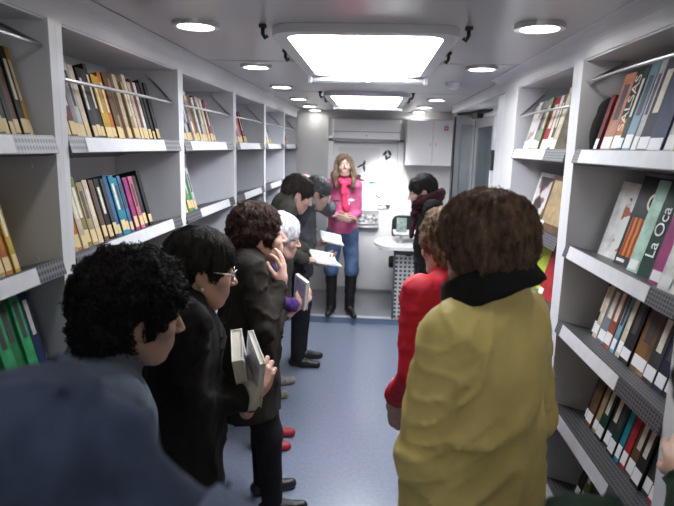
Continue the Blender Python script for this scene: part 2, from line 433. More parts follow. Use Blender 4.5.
def hatch(H, label, order):
    cx, cy, hx, hy = H
    t = empty('roof_hatch', (cx, cy, ZC))
    MB().ring(rrect(0, 0, hx + .03, hy + .03, .09), rrect(0, 0, hx - .018, hy - .02, .07), -.028, -.0005).build('frame', m_panel, t)
    MB().ring(rrect(0, 0, hx - .001, hy - .001, .05), rrect(0, 0, hx - .012, hy - .012, .05), -.0005, .10).build('shaft_lining', m_white, t)
    b = MB(); g = rrect(0, 0, hx - .013, hy - .013, .05)
    b.prism(g, .085, .095); b.build('skylight_panel', m_sky, t)
    b = MB(); b.cyl((-hx - .01, hy + .0, -.045), (hx + .01, hy + .0, -.045), .017, 16); b.box((-hx - .03, hy - .02, -.064), (-hx - .008, hy + .022, -.024), bev=.003); b.box((hx + .008, hy - .02, -.064), (hx + .03, hy + .022, -.024), bev=.003)
    bl = b.build('blind_bar', m_alu, t)
    MB().tube([(-.02, hy - .02, -.05), (0, hy - .035, -.058), (.02, hy - .02, -.05)], .005).build('pull_tab', m_alu, bl)
    b = MB()
    MB().tube([(-.12, -hy + .05, .02), (-.05, -hy + .08, .0), (.06, -hy + .08, .0), (.12, -hy + .05, .02)], .006).build('opening_bar', m_alu, t)
    tag(t, label, 'roof hatch', 'bright roof hatches')
    for sx in (-1, 1):
        for k, yy in enumerate((-hy, -.1)):
            c = empty('blind_catch', (cx + sx * (hx + .052), cy + yy + (.0 if k == 0 else .02), ZC))
            MB().box((-.012, -.012, -.012), (.012, .012, -.0005), bev=.002).build('plate', m_black, c)
            MB().tube([(0, 0, -.01), (0, -.004, -.03), (sx * -.008, -.002, -.044), (sx * -.016, .0, -.036)], .007).build('hook', m_black, c)
            tag(c, f'small black hook catch on ceiling, {"left" if sx < 0 else "right"} of the {order} hatch, {"nearer" if k == 0 else "farther"} one', 'catch', 'black blind catches')
hatch(H1, 'large glowing rounded roof hatch nearest the camera', 'nearer')
hatch(H2, 'smaller-looking glowing roof hatch farther back above the woman in pink', 'farther')

# ------------------------------------------------------------------ bookcases
SL = R(14); DEP = .285
LIPS = [1.747, 1.414, 1.13, .808, .50, .17]
def frame(sg):  # tray frame at the lip: inward, along row, normal
    return Vector((sg * math.cos(SL), 0, -math.sin(SL))), Vector((sg * math.sin(SL), 0, math.cos(SL)))
PIN = MB().cyl((0, .0005, 0), (0, -.004, 0), .008, 12)
PIN.bm.normal_update(); _me = bpy.data.meshes.new('pin_cap'); PIN.bm.to_mesh(_me); _me.materials.append(m_panel); PIN = _me
def bookcase(xf_, sg, o0, o1, p0, p1, label, strips, lips, zr=1.905, zp=2.02):
    """o0..o1 opening, p0..p1 outer extents along y"""
    t = empty('bookcase', (xf_, (o0 + o1) / 2, 0)); cy = (o0 + o1) / 2
    def X(a): return sg * a
    def bx(b, a0, a1, y0, y1, z0, z1, **k):
        xa, xb = sorted((X(a0), X(a1))); b.box((xa, y0 - cy, z0), (xb, y1 - cy, z1), **k); return b
    for y0, y1 in ((p0, o0), (o1, p1)):
        b = MB(); bx(b, .004, .30, y0 + .0004, y1 - .0004, .0, 2.049); sp = b.build('side_panel', m_panel, t)
        b = MB(); bx(b, -.006, .0039, y0 + .0002, y1 - .0002, .0, 2.0495); b.build('edge_profile', m_post, sp)
        if y0 == o1:
            for zl in lips[:4]:
                for dz in (-.08, -.005):
                    c_ = link('pin_cap', PIN, sp); c_.location = (X(.07), y0 - cy, zl + dz)
    b = MB(); bx(b, .288, .30, o0 + .0006, o1 - .0006, .0, 2.049); b.build('back_panel', m_back, t)
    b = MB(); bx(b, .004, .287, o0 + .0006, o1 - .0006, 2.044, 2.0495); b.build('top_panel', m_panel, t)
    d, n = frame(sg)
    for i, zl in enumerate(lips):
        b = MB()
        M = Matrix.Translation((0, 0, zl)) @ Matrix(((d.x, 0, n.x, 0), (0, 1, 0, 0), (d.z, 0, n.z, 0), (0, 0, 0, 1)))
        w0, w1 = o0 - cy + .001, o1 - cy - .001
        b.box((0, w0, -.006), (DEP, w1, 0), M=M)
        b.box((-.004, w0, -.046), (.0, w1, .002), M=M)
        b.box((0, w0, -.046), (.03, w1, -.042), M=M)
        sh = b.build('shelf', perf, t)
        s0, s1 = strips[i] if i < len(strips) and strips[i] else (.12, .88)
        b = MB(); ya, yb = w0 + (w1 - w0) * s0, w0 + (w1 - w0) * s1
        b.box((-.0055, ya, -.044), (-.0042, yb, -.001), M=M); ls = b.build('label_strip', m_lip, sh)
    b = MB()
    pts = [(X(.13), o0 - cy + .001, zp), (X(.012), o0 - cy + .012, zr)]
    for k in range(1, 8): pts.append((X(.012 - .012 * math.sin(math.pi * k / 8)), o0 - cy + .012 + (o1 - o0 - .024) * k / 8, zr))
    pts += [(X(.012), o1 - cy - .012, zr), (X(.13), o1 - cy - .001, zp)]
    b.tube(pts, .0055); rb = b.build('retaining_bar', m_rod, t)
    for y in (o0 - cy + .006, o1 - cy - .006): MB().cyl((X(.13), y - .005, zp), (X(.13), y + .005, zp), .010, 12).build('pivot', m_rod, rb)
    tag(t, label, 'bookcase', 'grey bookcases along the walls')
    return t
NTH = ['first', 'second', 'third', 'fourth', 'fifth', 'sixth', 'seventh', 'eighth', 'ninth', 'tenth', 'eleventh', 'twelfth', 'thirteenth', 'fourteenth', 'fifteenth', 'sixteenth', 'seventeenth', 'eighteenth', 'nineteenth', 'twentieth', 'twenty-first', 'twenty-second', 'twenty-third', 'twenty-fourth', 'twenty-fifth']
LB = ['nearest', 'second', 'third', 'fourth', 'fifth', 'farthest']
for k in range(6):
    bookcase(HX, -1, .578 + k, 1.512 + k, .545 + k, 1.545 + k, f'{LB[k]} of the grey bookcases lining the left wall',
             [(.1, .80), (.2, .88) if k == 1 else (.24, .86), (.1, .72) if k == 0 else (.3, .9)], LIPS, *((1.98, 2.035) if k == 0 else (1.905, 2.02)))
bookcase(RX, 1, 1.29, 2.068, 1.20, 2.114, 'grey bookcase nearest the camera on the right wall', [(.02, .92), (.18, .94), (.32, .93), (.3, .93), (.3, .93)], LIPS, 1.975, 2.035)
bookcase(RX, 1, 2.16, 2.952, 2.114, 2.985, 'grey bookcase beside the doorway on the right wall', [(.32, .97), (.3, .9)], LIPS)

# ------------------------------------------------------------------ books
CN = {
 'black': (.014, .014, .016), 'charcoal': (.04, .04, .045), 'dark blue': (.02, .035, .12), 'navy': (.008, .011, .045), 'blue': (.05, .16, .34), 'light blue': (.22, .38, .50),
 'turquoise': (.02, .25, .36), 'maroon': (.16, .03, .045), 'red': (.42, .03, .035), 'orange': (.55, .17, .025), 'gold': (.58, .36, .03), 'yellow': (.62, .50, .06), 'tan': (.42, .31, .17),
 'brown': (.14, .075, .04), 'grey': (.27, .27, .28), 'pale grey': (.45, .45, .47), 'white': (.70, .69, .68), 'cream': (.62, .55, .42), 'pink': (.55, .14, .22), 'magenta': (.38, .05, .20),
 'green': (.03, .22, .08), 'bright green': (.05, .40, .16), 'pale green': (.40, .60, .50), 'olive': (.22, .22, .06), 'purple': (.16, .08, .26), 'dark green': (.012, .05, .035), 'beige': (.50, .40, .30), 'lime': (.45, .55, .06)}
m_page = mat('page_paper', (.66, .62, .52), .8, var=.08, scale=40, stretch=(1, 12, 1))
m_tagw = mat('sticker_white', (.78, .78, .80), .5, var=.03); m_tagy = mat('sticker_buff', (.66, .50, .25), .6, var=.05)
m_ttl = mat('title_ink_pale', (.70, .66, .55), .6, var=.1, scale=50); m_ttd = mat('title_ink_dark', (.05, .04, .05), .6)
def bmat(c): return mat('book_' + c.replace(' ', '_'), tuple(q * (.80 if min(CN[c]) < .3 else .95) for q in CN[c]), .55, var=.2, scale=28, spec=.25)
def book(name, M, t, h, d, col, sticker=None, title=None, cover=None, text=None, face=None):
    """local: x depth from spine, y thickness, z height"""
    o = empty(name); o.matrix_world = M
    c = .003
    b = MB(); b.box((0, -t / 2, 0), (c, t / 2, h)); b.box((c, -t / 2, 0), (d, -t / 2 + c, h)); b.box((c, t / 2 - c, 0), (d, t / 2, h))
    b.build('cover', cover or bmat(col), o)
    MB().box((c, -t / 2 + c, .003), (d - .004, t / 2 - c, h - .004)).build('page_block', m_page, o)
    if sticker:
        lh = rnd.uniform(.008, .016); MB().box((-.0009, -t * .43, lh), (.002, t * .43, lh + rnd.uniform(.030, .042))).build('spine_label', m_tagw if sticker == 'w' else m_tagy, o)
    if title:
        MB().box((-.0007, -t * .22, h * .42), (.001, t * .22, h * .86)).build('title_lettering', m_ttl if title == 'p' else m_ttd, o)
    return o
def row(xf_, sg, zl, y, spec, where, base, direction, sticker, setback=.02, end='left', tilt=0.):
    """spec: list of (colour, thickness, height[, extras]) laid along y from `y` in `direction`"""
    d, n = frame(sg)
    for i, s in enumerate(spec):
        col, t, h = s[:3]; ex = s[3] if len(s) > 3 else {}
        y += direction * (t / 2 + .0015 + ex.get('gap', 0))
        O = Vector((xf_, y, zl)) + d * (setback + ex.get('in', rnd.uniform(0, .012))) + n * .0005
        Yv = Vector((0, 1 if sg > 0 else -1, 0))
        M = Matrix(((d.x, Yv.x, n.x, O.x), (d.y, Yv.y, n.y, O.y), (d.z, Yv.z, n.z, O.z), (0, 0, 0, 1)))
        M = M @ Matrix.Rotation(R(ex.get('yaw', rnd.uniform(-.3, .3))), 4, 'Z') @ Matrix.Rotation(R(ex.get('roll', tilt)), 4, 'X')
        bk = book('book', M, t, h, min(ex.get('d', h * .72), .205), col, sticker=ex.get('sticker', sticker), title=ex.get('title', rnd.choice(['p', 'd', None]) if t > .02 else None), cover=ex.get('cover'))
        tag(bk, f"{ex.get('desc', col + '-spined book')}, {NTH[i]} from the {end}, {where}", 'book', base)
        if 'fn' in ex: ex['fn'](bk, t, h)
        y += direction * (t / 2 + .001)
    return y
def cols(txt, t=(.02, .036), h=(.20, .235)):
    out = []
    for c in txt.split(','):
        c = c.strip(); g = 0
        if c[0] == '_': g = .02; c = c[1:]
        out.append((c, rnd.uniform(*t), rnd.uniform(*h), {'gap': g}))
    return out
W = 'of the {} left bookcase'
row(HX, -1, LIPS[0], 1.475, cols('gold, black, brown, black, charcoal, black, navy, black, charcoal', (.018, .028), (.23, .255)), 'top shelf of nearest left bookcase', 'books on the top shelf of the nearest left bookcase', -1, 'y', end='right')
row(HX, -1, LIPS[1], 1.365, cols('gold, orange, tan, gold, brown', (.02, .03)), 'second shelf of nearest left bookcase', 'books on the second shelf of the nearest left bookcase', -1, 'y', end='right')
row(HX, -1, LIPS[2], 1.455, cols('dark blue, bright green, green, bright green', (.03, .05), (.22, .24)), 'third shelf of nearest left bookcase', 'books on the third shelf of the nearest left bookcase', -1, None, end='right')
row(HX, -1, LIPS[0], 1.60, cols('blue, charcoal, maroon, grey, pale grey, cream, black, charcoal, black, gold, gold, orange, brown, tan, beige, brown, tan, cream, beige, maroon, white, black, charcoal, black, navy', (.024, .034), (.215, .25)), 'top shelf of second left bookcase', 'books on the top shelf of the second left bookcase', 1, 'y')
row(HX, -1, LIPS[1], 1.585, cols('purple, tan, orange, beige, olive, tan, cream, brown, _black, charcoal, blue, turquoise, turquoise, blue, _magenta, pink, _charcoal, black', (.024, .038), (.20, .225)), 'second shelf of second left bookcase', 'books on the second shelf of the second left bookcase', 1, 'y')
row(HX, -1, LIPS[2], 1.70, cols('brown, grey, navy, black, tan, maroon', (.03, .04)), 'third shelf of second left bookcase', 'books on the third shelf of the second left bookcase', 1, 'y')
row(HX, -1, LIPS[0], 2.59, cols('blue, grey, charcoal, black, pale grey, black, white, orange, brown, white, charcoal, pale grey, beige, cream, maroon, red, grey', (.028, .042), (.215, .25)), 'top shelf of third left bookcase', 'books on the top shelf of the third left bookcase', 1, 'y')
row(HX, -1, LIPS[1], 2.59, cols('grey, pale grey, cream, olive, bright green, green, pale grey', (.03, .042), (.20, .23)), 'second shelf of third left bookcase', 'books on the second shelf of the third left bookcase', 1, 'y')
row(HX, -1, LIPS[0], 3.59, cols('maroon, charcoal, black, white, red, grey, pink, red, maroon, black', (.035, .05), (.21, .25)), 'top shelf of fourth left bookcase', 'books on the top shelf of the fourth left bookcase', 1, 'y')
row(HX, -1, LIPS[1], 3.63, cols('charcoal, black', (.05, .06), (.21, .23)), 'second shelf of fourth left bookcase', 'books on the second shelf of the fourth left bookcase', 1, 'y')
row(HX, -1, LIPS[0], 4.62, cols('charcoal, pale grey, _white, grey, _pale grey, white, grey', (.04, .06), (.21, .25)), 'top shelf of fifth left bookcase', 'books on the top shelf of the fifth left bookcase', 1, 'y')
row(HX, -1, LIPS[1], 4.60, cols('charcoal', (.05, .05), (.21, .23)), 'second shelf of fifth left bookcase', 'books on the second shelf of the fifth left bookcase', 1, 'y')
row(HX, -1, LIPS[2], 3.9, cols('maroon, red, maroon', (.04, .05), (.2, .22)), 'third shelf of fourth left bookcase', 'books on the third shelf of the fourth left bookcase', 1, None)
row(HX, -1, LIPS[0], 5.61, cols('pale grey, orange, red, orange, brown', (.06, .08), (.2, .24)), 'top shelf of farthest left bookcase', 'books on the top shelf of the farthest left bookcase', 1, 'y')

def splots(name, cs, sc, thr=.52):
    if name in MATS: return MATS[name]
    m = bpy.data.materials.new(name); nt, N, L, B = nodes_of(m)
    tc = N.new('ShaderNodeTexCoord'); nz = N.new('ShaderNodeTexNoise'); nz.inputs['Scale'].default_value = sc; nz.inputs['Detail'].default_value = 2
    cr = N.new('ShaderNodeValToRGB'); cr.color_ramp.interpolation = 'LINEAR'
    L.new(tc.outputs['Object'], nz.inputs['Vector']); L.new(nz.outputs['Fac'], cr.inputs[0]); L.new(cr.outputs[0], B.inputs['Base Color'])
    e = cr.color_ramp.elements; e[0].position = thr; e[0].color = (*cs[0], 1); e[1].position = thr + .03; e[1].color = (*cs[1], 1)
    for k, c in enumerate(cs[2:]):
        q = e.new(thr + .08 * (k + 1)); q.color = (*c, 1)
    B.inputs['Roughness'].default_value = .3; MATS[name] = m; return m
def feather(name):
    m = bpy.data.materials.new(name); nt, N, L, B = nodes_of(m)
    tc = N.new('ShaderNodeTexCoord'); w = N.new('ShaderNodeTexWave'); w.inputs['Scale'].default_value = 14; w.inputs['Distortion'].default_value = 3; w.inputs['Detail'].default_value = 3
    cr = N.new('ShaderNodeValToRGB'); e = cr.color_ramp.elements
    e[0].color = (.16, .02, .01, 1); e[1].color = (.65, .26, .06, 1); q = e.new(.5); q.color = (.5, .10, .02, 1)
    L.new(tc.outputs['Object'], w.inputs['Vector']); L.new(w.outputs['Fac'], cr.inputs[0]); L.new(cr.outputs[0], B.inputs['Base Color'])
    B.inputs['Roughness'].default_value = .3; return m
m_splat = splots('cover_splashes', [(.68, .69, .68), (.30, .05, .06), (.42, .15, .05), (.03, .04, .03)], 16, .55)
m_face = splots('cover_portrait', [(.62, .60, .60), (.30, .16, .13), (.05, .04, .04)], 11, .47)
m_feath = feather('cover_orange_feathers')
def panel(bk, nm, x0, x1, z0, z1, t, m, k=1):
    return MB().box((x0, -t / 2 - .0008 * k, z0), (x1, -t / 2 - .0008 * (k - 1) + .0005, z1)).build(nm, m, bk)
def put_text(bk, s, size, x, z, t, m, rot=90):
    me = text_mesh(s, size); o = link('title_lettering', me, bk, [m])
    # letters on the front cover, reading upwards
    o.matrix_local = Matrix.Translation((x, -t / 2 - .0024, z)) @ Matrix.Rotation(R(90), 4, 'X') @ Matrix.Rotation(R(rot), 4, 'Z')
def put_spine(bk, s, size, t, h, m, zc=.55):
    me = text_mesh(s, size); o = link('title_lettering', me, bk, [m])
    o.matrix_local = Matrix.Translation((-.0012, 0, h * zc)) @ Matrix.Rotation(R(-90), 4, 'Z') @ Matrix.Rotation(R(90), 4, 'X') @ Matrix.Rotation(R(90), 4, 'Z')
def faceout(zl, y, setb, t, h, w, col, label, fn=None, yaw=-80, sticker=True, group=None):
    d, n = frame(1)
    O = Vector((RX, y, zl)) + d * setb + n * .0005
    M = Matrix(((d.x, 0, n.x, O.x), (d.y, 1, n.y, O.y), (d.z, 0, n.z, O.z), (0, 0, 0, 1))) @ Matrix.Rotation(R(yaw), 4, 'Z')
    bk = book('book', M, t, h, w, col)
    if fn: fn(bk, t, h, w)
    if sticker: panel(bk, 'cover_label', .006, .045, .008, .036, t, m_tagw, 3)
    tag(bk, label, 'book', group)
G2 = 'large picture books shown face out on the right'
faceout(LIPS[1], 2.035, .105, .014, .262, .25, 'white', 'large white picture book with red and orange splashes, face out on the right shelf', lambda b, t, h, w: panel(b, 'cover_picture', .06, w - .01, .03, h - .05, t, m_splat), group=G2, sticker=False)
def f2(b, t, h, w):
    panel(b, 'cover_picture', .015, w - .03, .03, .155, t, m_feath); panel(b, 'cover_strip', .01, .05, .010, .02, t, m_tagw)
    put_text(b, 'C', .085, .085, .205, t, m_ttl, 0)
faceout(LIPS[1], 1.845, .085, .022, .285, .22, 'charcoal', 'dark picture book with orange plumes below a pale letter C, face out', f2, group=G2, sticker=False)
def f3(b, t, h, w):
    panel(b, 'pale_band', .001, .05, .001, h - .001, t, bmat('pale green')); panel(b, 'cover_picture', .125, w - .004, .12, h - .01, t, bmat('dark blue'))
    put_text(b, 'La Oca', .052, .078, .13, t, m_tagw)
faceout(LIPS[1], 1.70, .062, .02, .275, .21, 'dark green', 'dark green book titled La Oca with pale green left band, face out', f3, group=G2)
faceout(LIPS[1], 1.525, .042, .02, .275, .20, 'magenta', 'pink and violet picture book just right of La Oca, face out', lambda b, t, h, w: panel(b, 'cover_picture', .05, w - .01, .05, h - .04, t, bmat('purple')), group=G2)
faceout(LIPS[1], 1.44, .024, .02, .275, .19, 'white', 'white patterned picture book nearest the camera on its right shelf, face out', lambda b, t, h, w: panel(b, 'cover_picture', .03, w - .02, .05, h - .03, t, m_splat), group=G2)
faceout(LIPS[1], 2.93, .09, .02, .25, .26, 'white', 'pale picture book with a dark portrait, face out beside the doorway', lambda b, t, h, w: panel(b, 'cover_picture', .02, w - .01, .02, h - .02, t, m_face), group=G2)
faceout(LIPS[1], 2.62, .06, .02, .24, .2, 'brown', 'brown picture book overlapping the portrait book, beside the doorway', lambda b, t, h, w: panel(b, 'cover_picture', .02, w - .01, .03, h - .02, t, bmat('tan')), group=G2)
faceout(LIPS[2], 2.72, .08, .03, .24, .22, 'lime', 'yellow-green book on the third shelf beside the doorway, face out', lambda b, t, h, w: panel(b, 'cover_picture', .11, w - .01, .02, h - .06, t, bmat('yellow')), group=G2)
faceout(LIPS[2], 2.50, .055, .03, .23, .2, 'red', 'red book in front of the yellow-green book, face out', None, group=G2)
def sal(b, t, h):
    put_spine(b, 'SALSAS', .055, t, h, m_ttl, .62)
    MB().box((-.0008, -t / 2 + .004, h * .2), (.001, t / 2 - .004, h * .42)).build('spine_picture', bmat('orange'), b)
row(RX, 1, LIPS[0], 1.985, [('maroon', .03, .19), ('orange', .08, .255, {'cover': mat('cover_terracotta', (.42, .16, .09), .4, var=.3, scale=12), 'desc': 'terracotta-spined book'}), ('black', .055, .25, {'fn': sal, 'title': None, 'desc': 'black book titled SALSAS'}), ('dark green', .03, .26), ('light blue', .055, .265, {'desc': 'steel blue-spined book', 'cover': mat('cover_steel', (.09, .19, .28), .4)}), ('pale grey', .035, .265), ('navy', .07, .27), ('dark blue', .08, .275), ('white', .05, .26), ('gold', .06, .25), ('white', .06, .25)],
    'top shelf of nearest right bookcase', 'books on the top shelf of the nearest right bookcase', -1, 'w')
row(RX, 1, LIPS[0], 2.93, [('pale grey', .05, .22), ('white', .12, .235, {'cover': m_face, 'desc': 'pale book with dark spots'}), ('grey', .06, .23), ('green', .05, .24, {'cover': mat('cover_moss', (.16, .20, .08), .4)}), ('red', .09, .24), ('white', .05, .24), ('brown', .04, .235), ('cream', .06, .262)],
    'top shelf of doorway-side right bookcase', 'books on the top shelf of the right bookcase by the doorway', -1, 'w')
row(RX, 1, LIPS[2], 1.985, [('black', .022, .21), ('cream', .035, .22), ('grey', .06, .21, {'cover': mat('cover_slate', (.16, .20, .25), .4, var=.3), 'desc': 'slate-spined book'}), ('brown', .05, .22, {'cover': mat('cover_rust', (.25, .06, .035), .4, var=.5)}), ('light blue', .03, .22), ('cream', .04, .225), ('black', .06, .225), ('brown', .085, .22, {'cover': mat('cover_amber', (.20, .10, .03), .4, var=.8)}), ('charcoal', .06, .22), ('navy', .05, .21), ('black', .05, .21)],
    'third shelf of nearest right bookcase', 'books on the third shelf of the nearest right bookcase', -1, 'w', setback=.075)
row(RX, 1, LIPS[3], 1.99, [('black', .03, .2), ('brown', .05, .21), ('tan', .035, .21), ('dark green', .05, .215), ('charcoal', .05, .215), ('dark green', .045, .21), ('turquoise', .03, .215), ('red', .035, .215), ('brown', .05, .21), ('black', .05, .215), ('charcoal', .04, .21), ('red', .04, .21), ('blue', .05, .2)],
    'fourth shelf of nearest right bookcase', 'books on the fourth shelf of the nearest right bookcase', -1, 'w', setback=.085)
row(RX, 1, LIPS[4], 1.99, [('charcoal', .04, .2), ('olive', .04, .21), ('dark green', .04, .21), ('brown', .04, .21), ('black', .04, .2), ('charcoal', .04, .2)],
    'fifth shelf of nearest right bookcase', 'books on the fifth shelf of the nearest right bookcase', -1, 'w', setback=.085)
# black rounded pouch leaning at the end of the top shelf
V_, F_ = surf(lambda P: smin(ell(P, (0, 0, .085), (.038, .034, .10)), cap(P, (0, 0, .15), (.02, .0, .17), .028, .02), .03) + .004 * vn(P * 40), (-.09, -.09, -.03), (.09, .09, .22), .006)
o = link('pouch', raw_mesh('pouch', [(V_, F_, 0)]), None, [cloth('black', (.013, .013, .014))], loc=(RX + .05, 2.03, LIPS[0] - .008))
o.rotation_euler = (0, R(12), 0)
tag(o, 'black rounded pouch at the left end of the right top shelf', 'bag')

# ------------------------------------------------------------------ desk and chair at the back
t = empty('desk', (.335, 5.76, STEP_Z))
poly = [(.42, -.36), (.42, .42), (-.06, .42), (-.06, .38)] + [(-.07 + .22 * math.cos(R(a)), -.0 + .36 * math.sin(R(a))) for a in range(90, 271, 15)] + [(.05, -.36)]
MB().prism(poly[::-1] if False else poly, .70, .73).build('tabletop', m_white, t)
b = MB(); b.box((-.10, -.14, .82), (.40, .12, .838), bev=.004); sh = b.build('raised_shelf', m_white, t)
for px_ in (-.02, .33): MB().cyl((px_, -.08, .73), (px_, -.08, .82), .018, 16).build('shelf_post', m_rod, sh)
m = bpy.data.materials.new('square_hole_panel'); nt, N, L, B = nodes_of(m)
tc = N.new('ShaderNodeTexCoord'); mp = N.new('ShaderNodeMapping'); mp.inputs['Scale'].default_value = (1, 0, 1)
bt = N.new('ShaderNodeTexBrick'); bt.offset = 0; bt.inputs['Scale'].default_value = 1; bt.inputs['Brick Width'].default_value = .042; bt.inputs['Row Height'].default_value = .042; bt.inputs['Mortar Size'].default_value = .0105
bt.inputs['Color1'].default_value = bt.inputs['Color2'].default_value = (.045, .045, .05, 1); bt.inputs['Mortar'].default_value = (.62, .62, .63, 1)
sp = N.new('ShaderNodeSeparateXYZ'); cb_ = N.new('ShaderNodeCombineXYZ')
L.new(tc.outputs['Object'], sp.inputs[0]); L.new(sp.outputs[0], cb_.inputs[0]); L.new(sp.outputs[2], cb_.inputs[1]); L.new(cb_.outputs[0], bt.inputs['Vector']); L.new(bt.outputs['Color'], B.inputs['Base Color'])
MB().box((-.075, -.27, .01), (.40, -.26, .63)).build('perforated_panel', m, t)
b = MB(); b.box((-.095, -.29, 0), (-.076, -.24, .70)); b.box((.38, -.256, 0), (.40, .3, .70)); b.box((-.09, -.256, .64), (.39, .25, .698)); b.build('frame', mat('desk_grey', (.12, .12, .13), .45), t)
tag(t, 'white rounded desk with raised shelf and perforated front panel at the back', 'desk')
t = empty('office_chair', (.44, 6.30, STEP_Z), R(178))
m_ch = cloth('chair', (.035, .036, .045))
MB().prism(rrect(0, 0, .20, .13, .07), -.03, .03, Matrix.Translation((0, -.02, .80)) @ Matrix.Rotation(R(90), 4, 'X')).build('backrest', m_ch, t)
MB().box((-.22, .0, .42), (.22, .40, .48), bev=.02).build('seat', m_ch, t)
b = MB(); b.cyl((0, .2, .1), (0, .2, .42), .025); b.box((-.03, -.04, .42), (.03, -.0, .75)); b.build('column', m_black, t)
b = MB()
for k in range(5): b.tube([(0, .2, .10), (.14 * math.cos(k * 1.2566 + .3), .2 + .11 * math.sin(k * 1.2566 + .3), .055)], .018)
b.build('star_base', m_black, t)
tag(t, 'dark office chair with rounded backrest behind the white desk', 'chair')
o = MB().box((-.05, -.015, 0), (.05, .015, .14), bev=.004).build('box_file', mat('box_file_green', (.28, .36, .32), .5, var=.3, scale=30), None, loc=(.315, 5.70, .07 + .8385))
tag(o, 'small grey-green box on the raised shelf of the white desk', 'box')

#PEOPLE_START

# ------------------------------------------------------------------ people
m_lips = mat('lips', (.42, .16, .15), .45); m_eyew = mat('eye_white', (.50, .48, .46), .3); m_iris = mat('iris_dark', (.03, .02, .015), .2)
def head_sdf(P, fat=1.):
    d = ell(P, (0, -.014, .030), (.074, .097, .088))
    d = smin(d, ell(P, (0, .030, -.038), (.056 * fat, .062, .082)), .03)
    d = smin(d, ell(P, (0, .066, -.097), (.022 * fat, .020, .017)), .025)           # chin
    for s in (-1, 1):
        d = smin(d, cap(P, (s * .058 * fat, -.012, -.045), (s * .03, .05, -.093), .018, .014), .03)   # jaw line
        d = smin(d, ell(P, (s * .040, .062, -.022), (.024 * fat, .02, .022)), .02)   # cheek
        d = smin(d, ell(P, (s * .028, .077, .027), (.022, .011, .006)), .014)   # brow
        d = smax(d, -ell(P, (s * .032, .104, .007), (.018, .015, .010)), .016)  # socket
        d = smin(d, ell(P, (s * .032, .0765, .0155), (.0165, .0115, .0045)), .004)   # upper lid
        d = smin(d, ell(P, (s * .032, .0755, .0015), (.0155, .0105, .0035)), .005)   # lower lid
    d = smin(d, cap(P, (0, .083, .020), (0, .108, -.025), .0045, .0095), .010)   # nose
    for s in (-1, 1): d = smin(d, ell(P, (s * .0105, .098, -.029), (.0075, .010, .0065)), .005)
    d = smin(d, ell(P, (0, .081, -.062), (.026, .012, .018)), .018)
    d = smin(d, ell(P, (0, .0895, -.0575), (.019, .0055, .0042)), .004)
    d = smin(d, ell(P, (0, .0885, -.0675), (.016, .0060, .0048)), .004)
    d = smax(d, -ell(P, (0, .098, -.0622), (.022, .010, .0013)), .002)
    for s in (-1, 1):                                                            # ears
        M = rot3('z', s * 22)
        e = ell(P, (s * .079, -.012, -.008), (.008, .019, .031), M)
        e = smax(e, -ell(P, (s * .089, -.008, -.004), (.007, .011, .019), M), .005)
        e = smin(e, ell(P, (s * .076, -.004, -.034), (.007, .009, .009)), .006)
        d = smin(d, e, .006)
    d = smin(d, cap(P, (0, -.022, -.05), (0, -.045, -.20), .052, .056), .03)
    return d
def head_piece(fat=1., h=.004):
    v, f = surf(lambda P: head_sdf(P, fat), (-.11, -.14, -.20), (.11, .135, .135), h)
    c = v[f].mean(1)
    mi = np.zeros(len(f), int)
    lip = (np.abs(c[:, 0]) < .023 * (1 - .55 * np.abs(c[:, 2] + .0625) / .010)) & (c[:, 1] > .080) & (np.abs(c[:, 2] + .0625) < .0088)
    mi[lip] = 1
    brow = (np.abs(np.abs(c[:, 0]) - .031) < .02) & (c[:, 1] > .06) & (np.abs(c[:, 2] - .0275 - .003 * (np.abs(c[:, 0]) > .02)) < .0032)
    mi[brow] = 4
    P = [(v, f, mi)]
    for s in (-1, 1):
        for rr, cy, m, zz in ((.0118, .0755, 2, 1), (.0058, .0825, 3, 1)):
            a, b = surf(lambda Q: ell(Q, (s * .032, cy, .0085), (rr * 1.15 if m == 2 else rr, rr, rr * (.62 if m == 2 else .85))), (s * .031 - .016, cy - .015, -.006), (s * .031 + .016, cy + .015, .024), .002)
            P.append((a, b, m))
    return P
_HP = {}
def head_cached(fat, h):
    k = (fat, h)
    if k not in _HP: _HP[k] = head_piece(fat, h)
    return _HP[k]

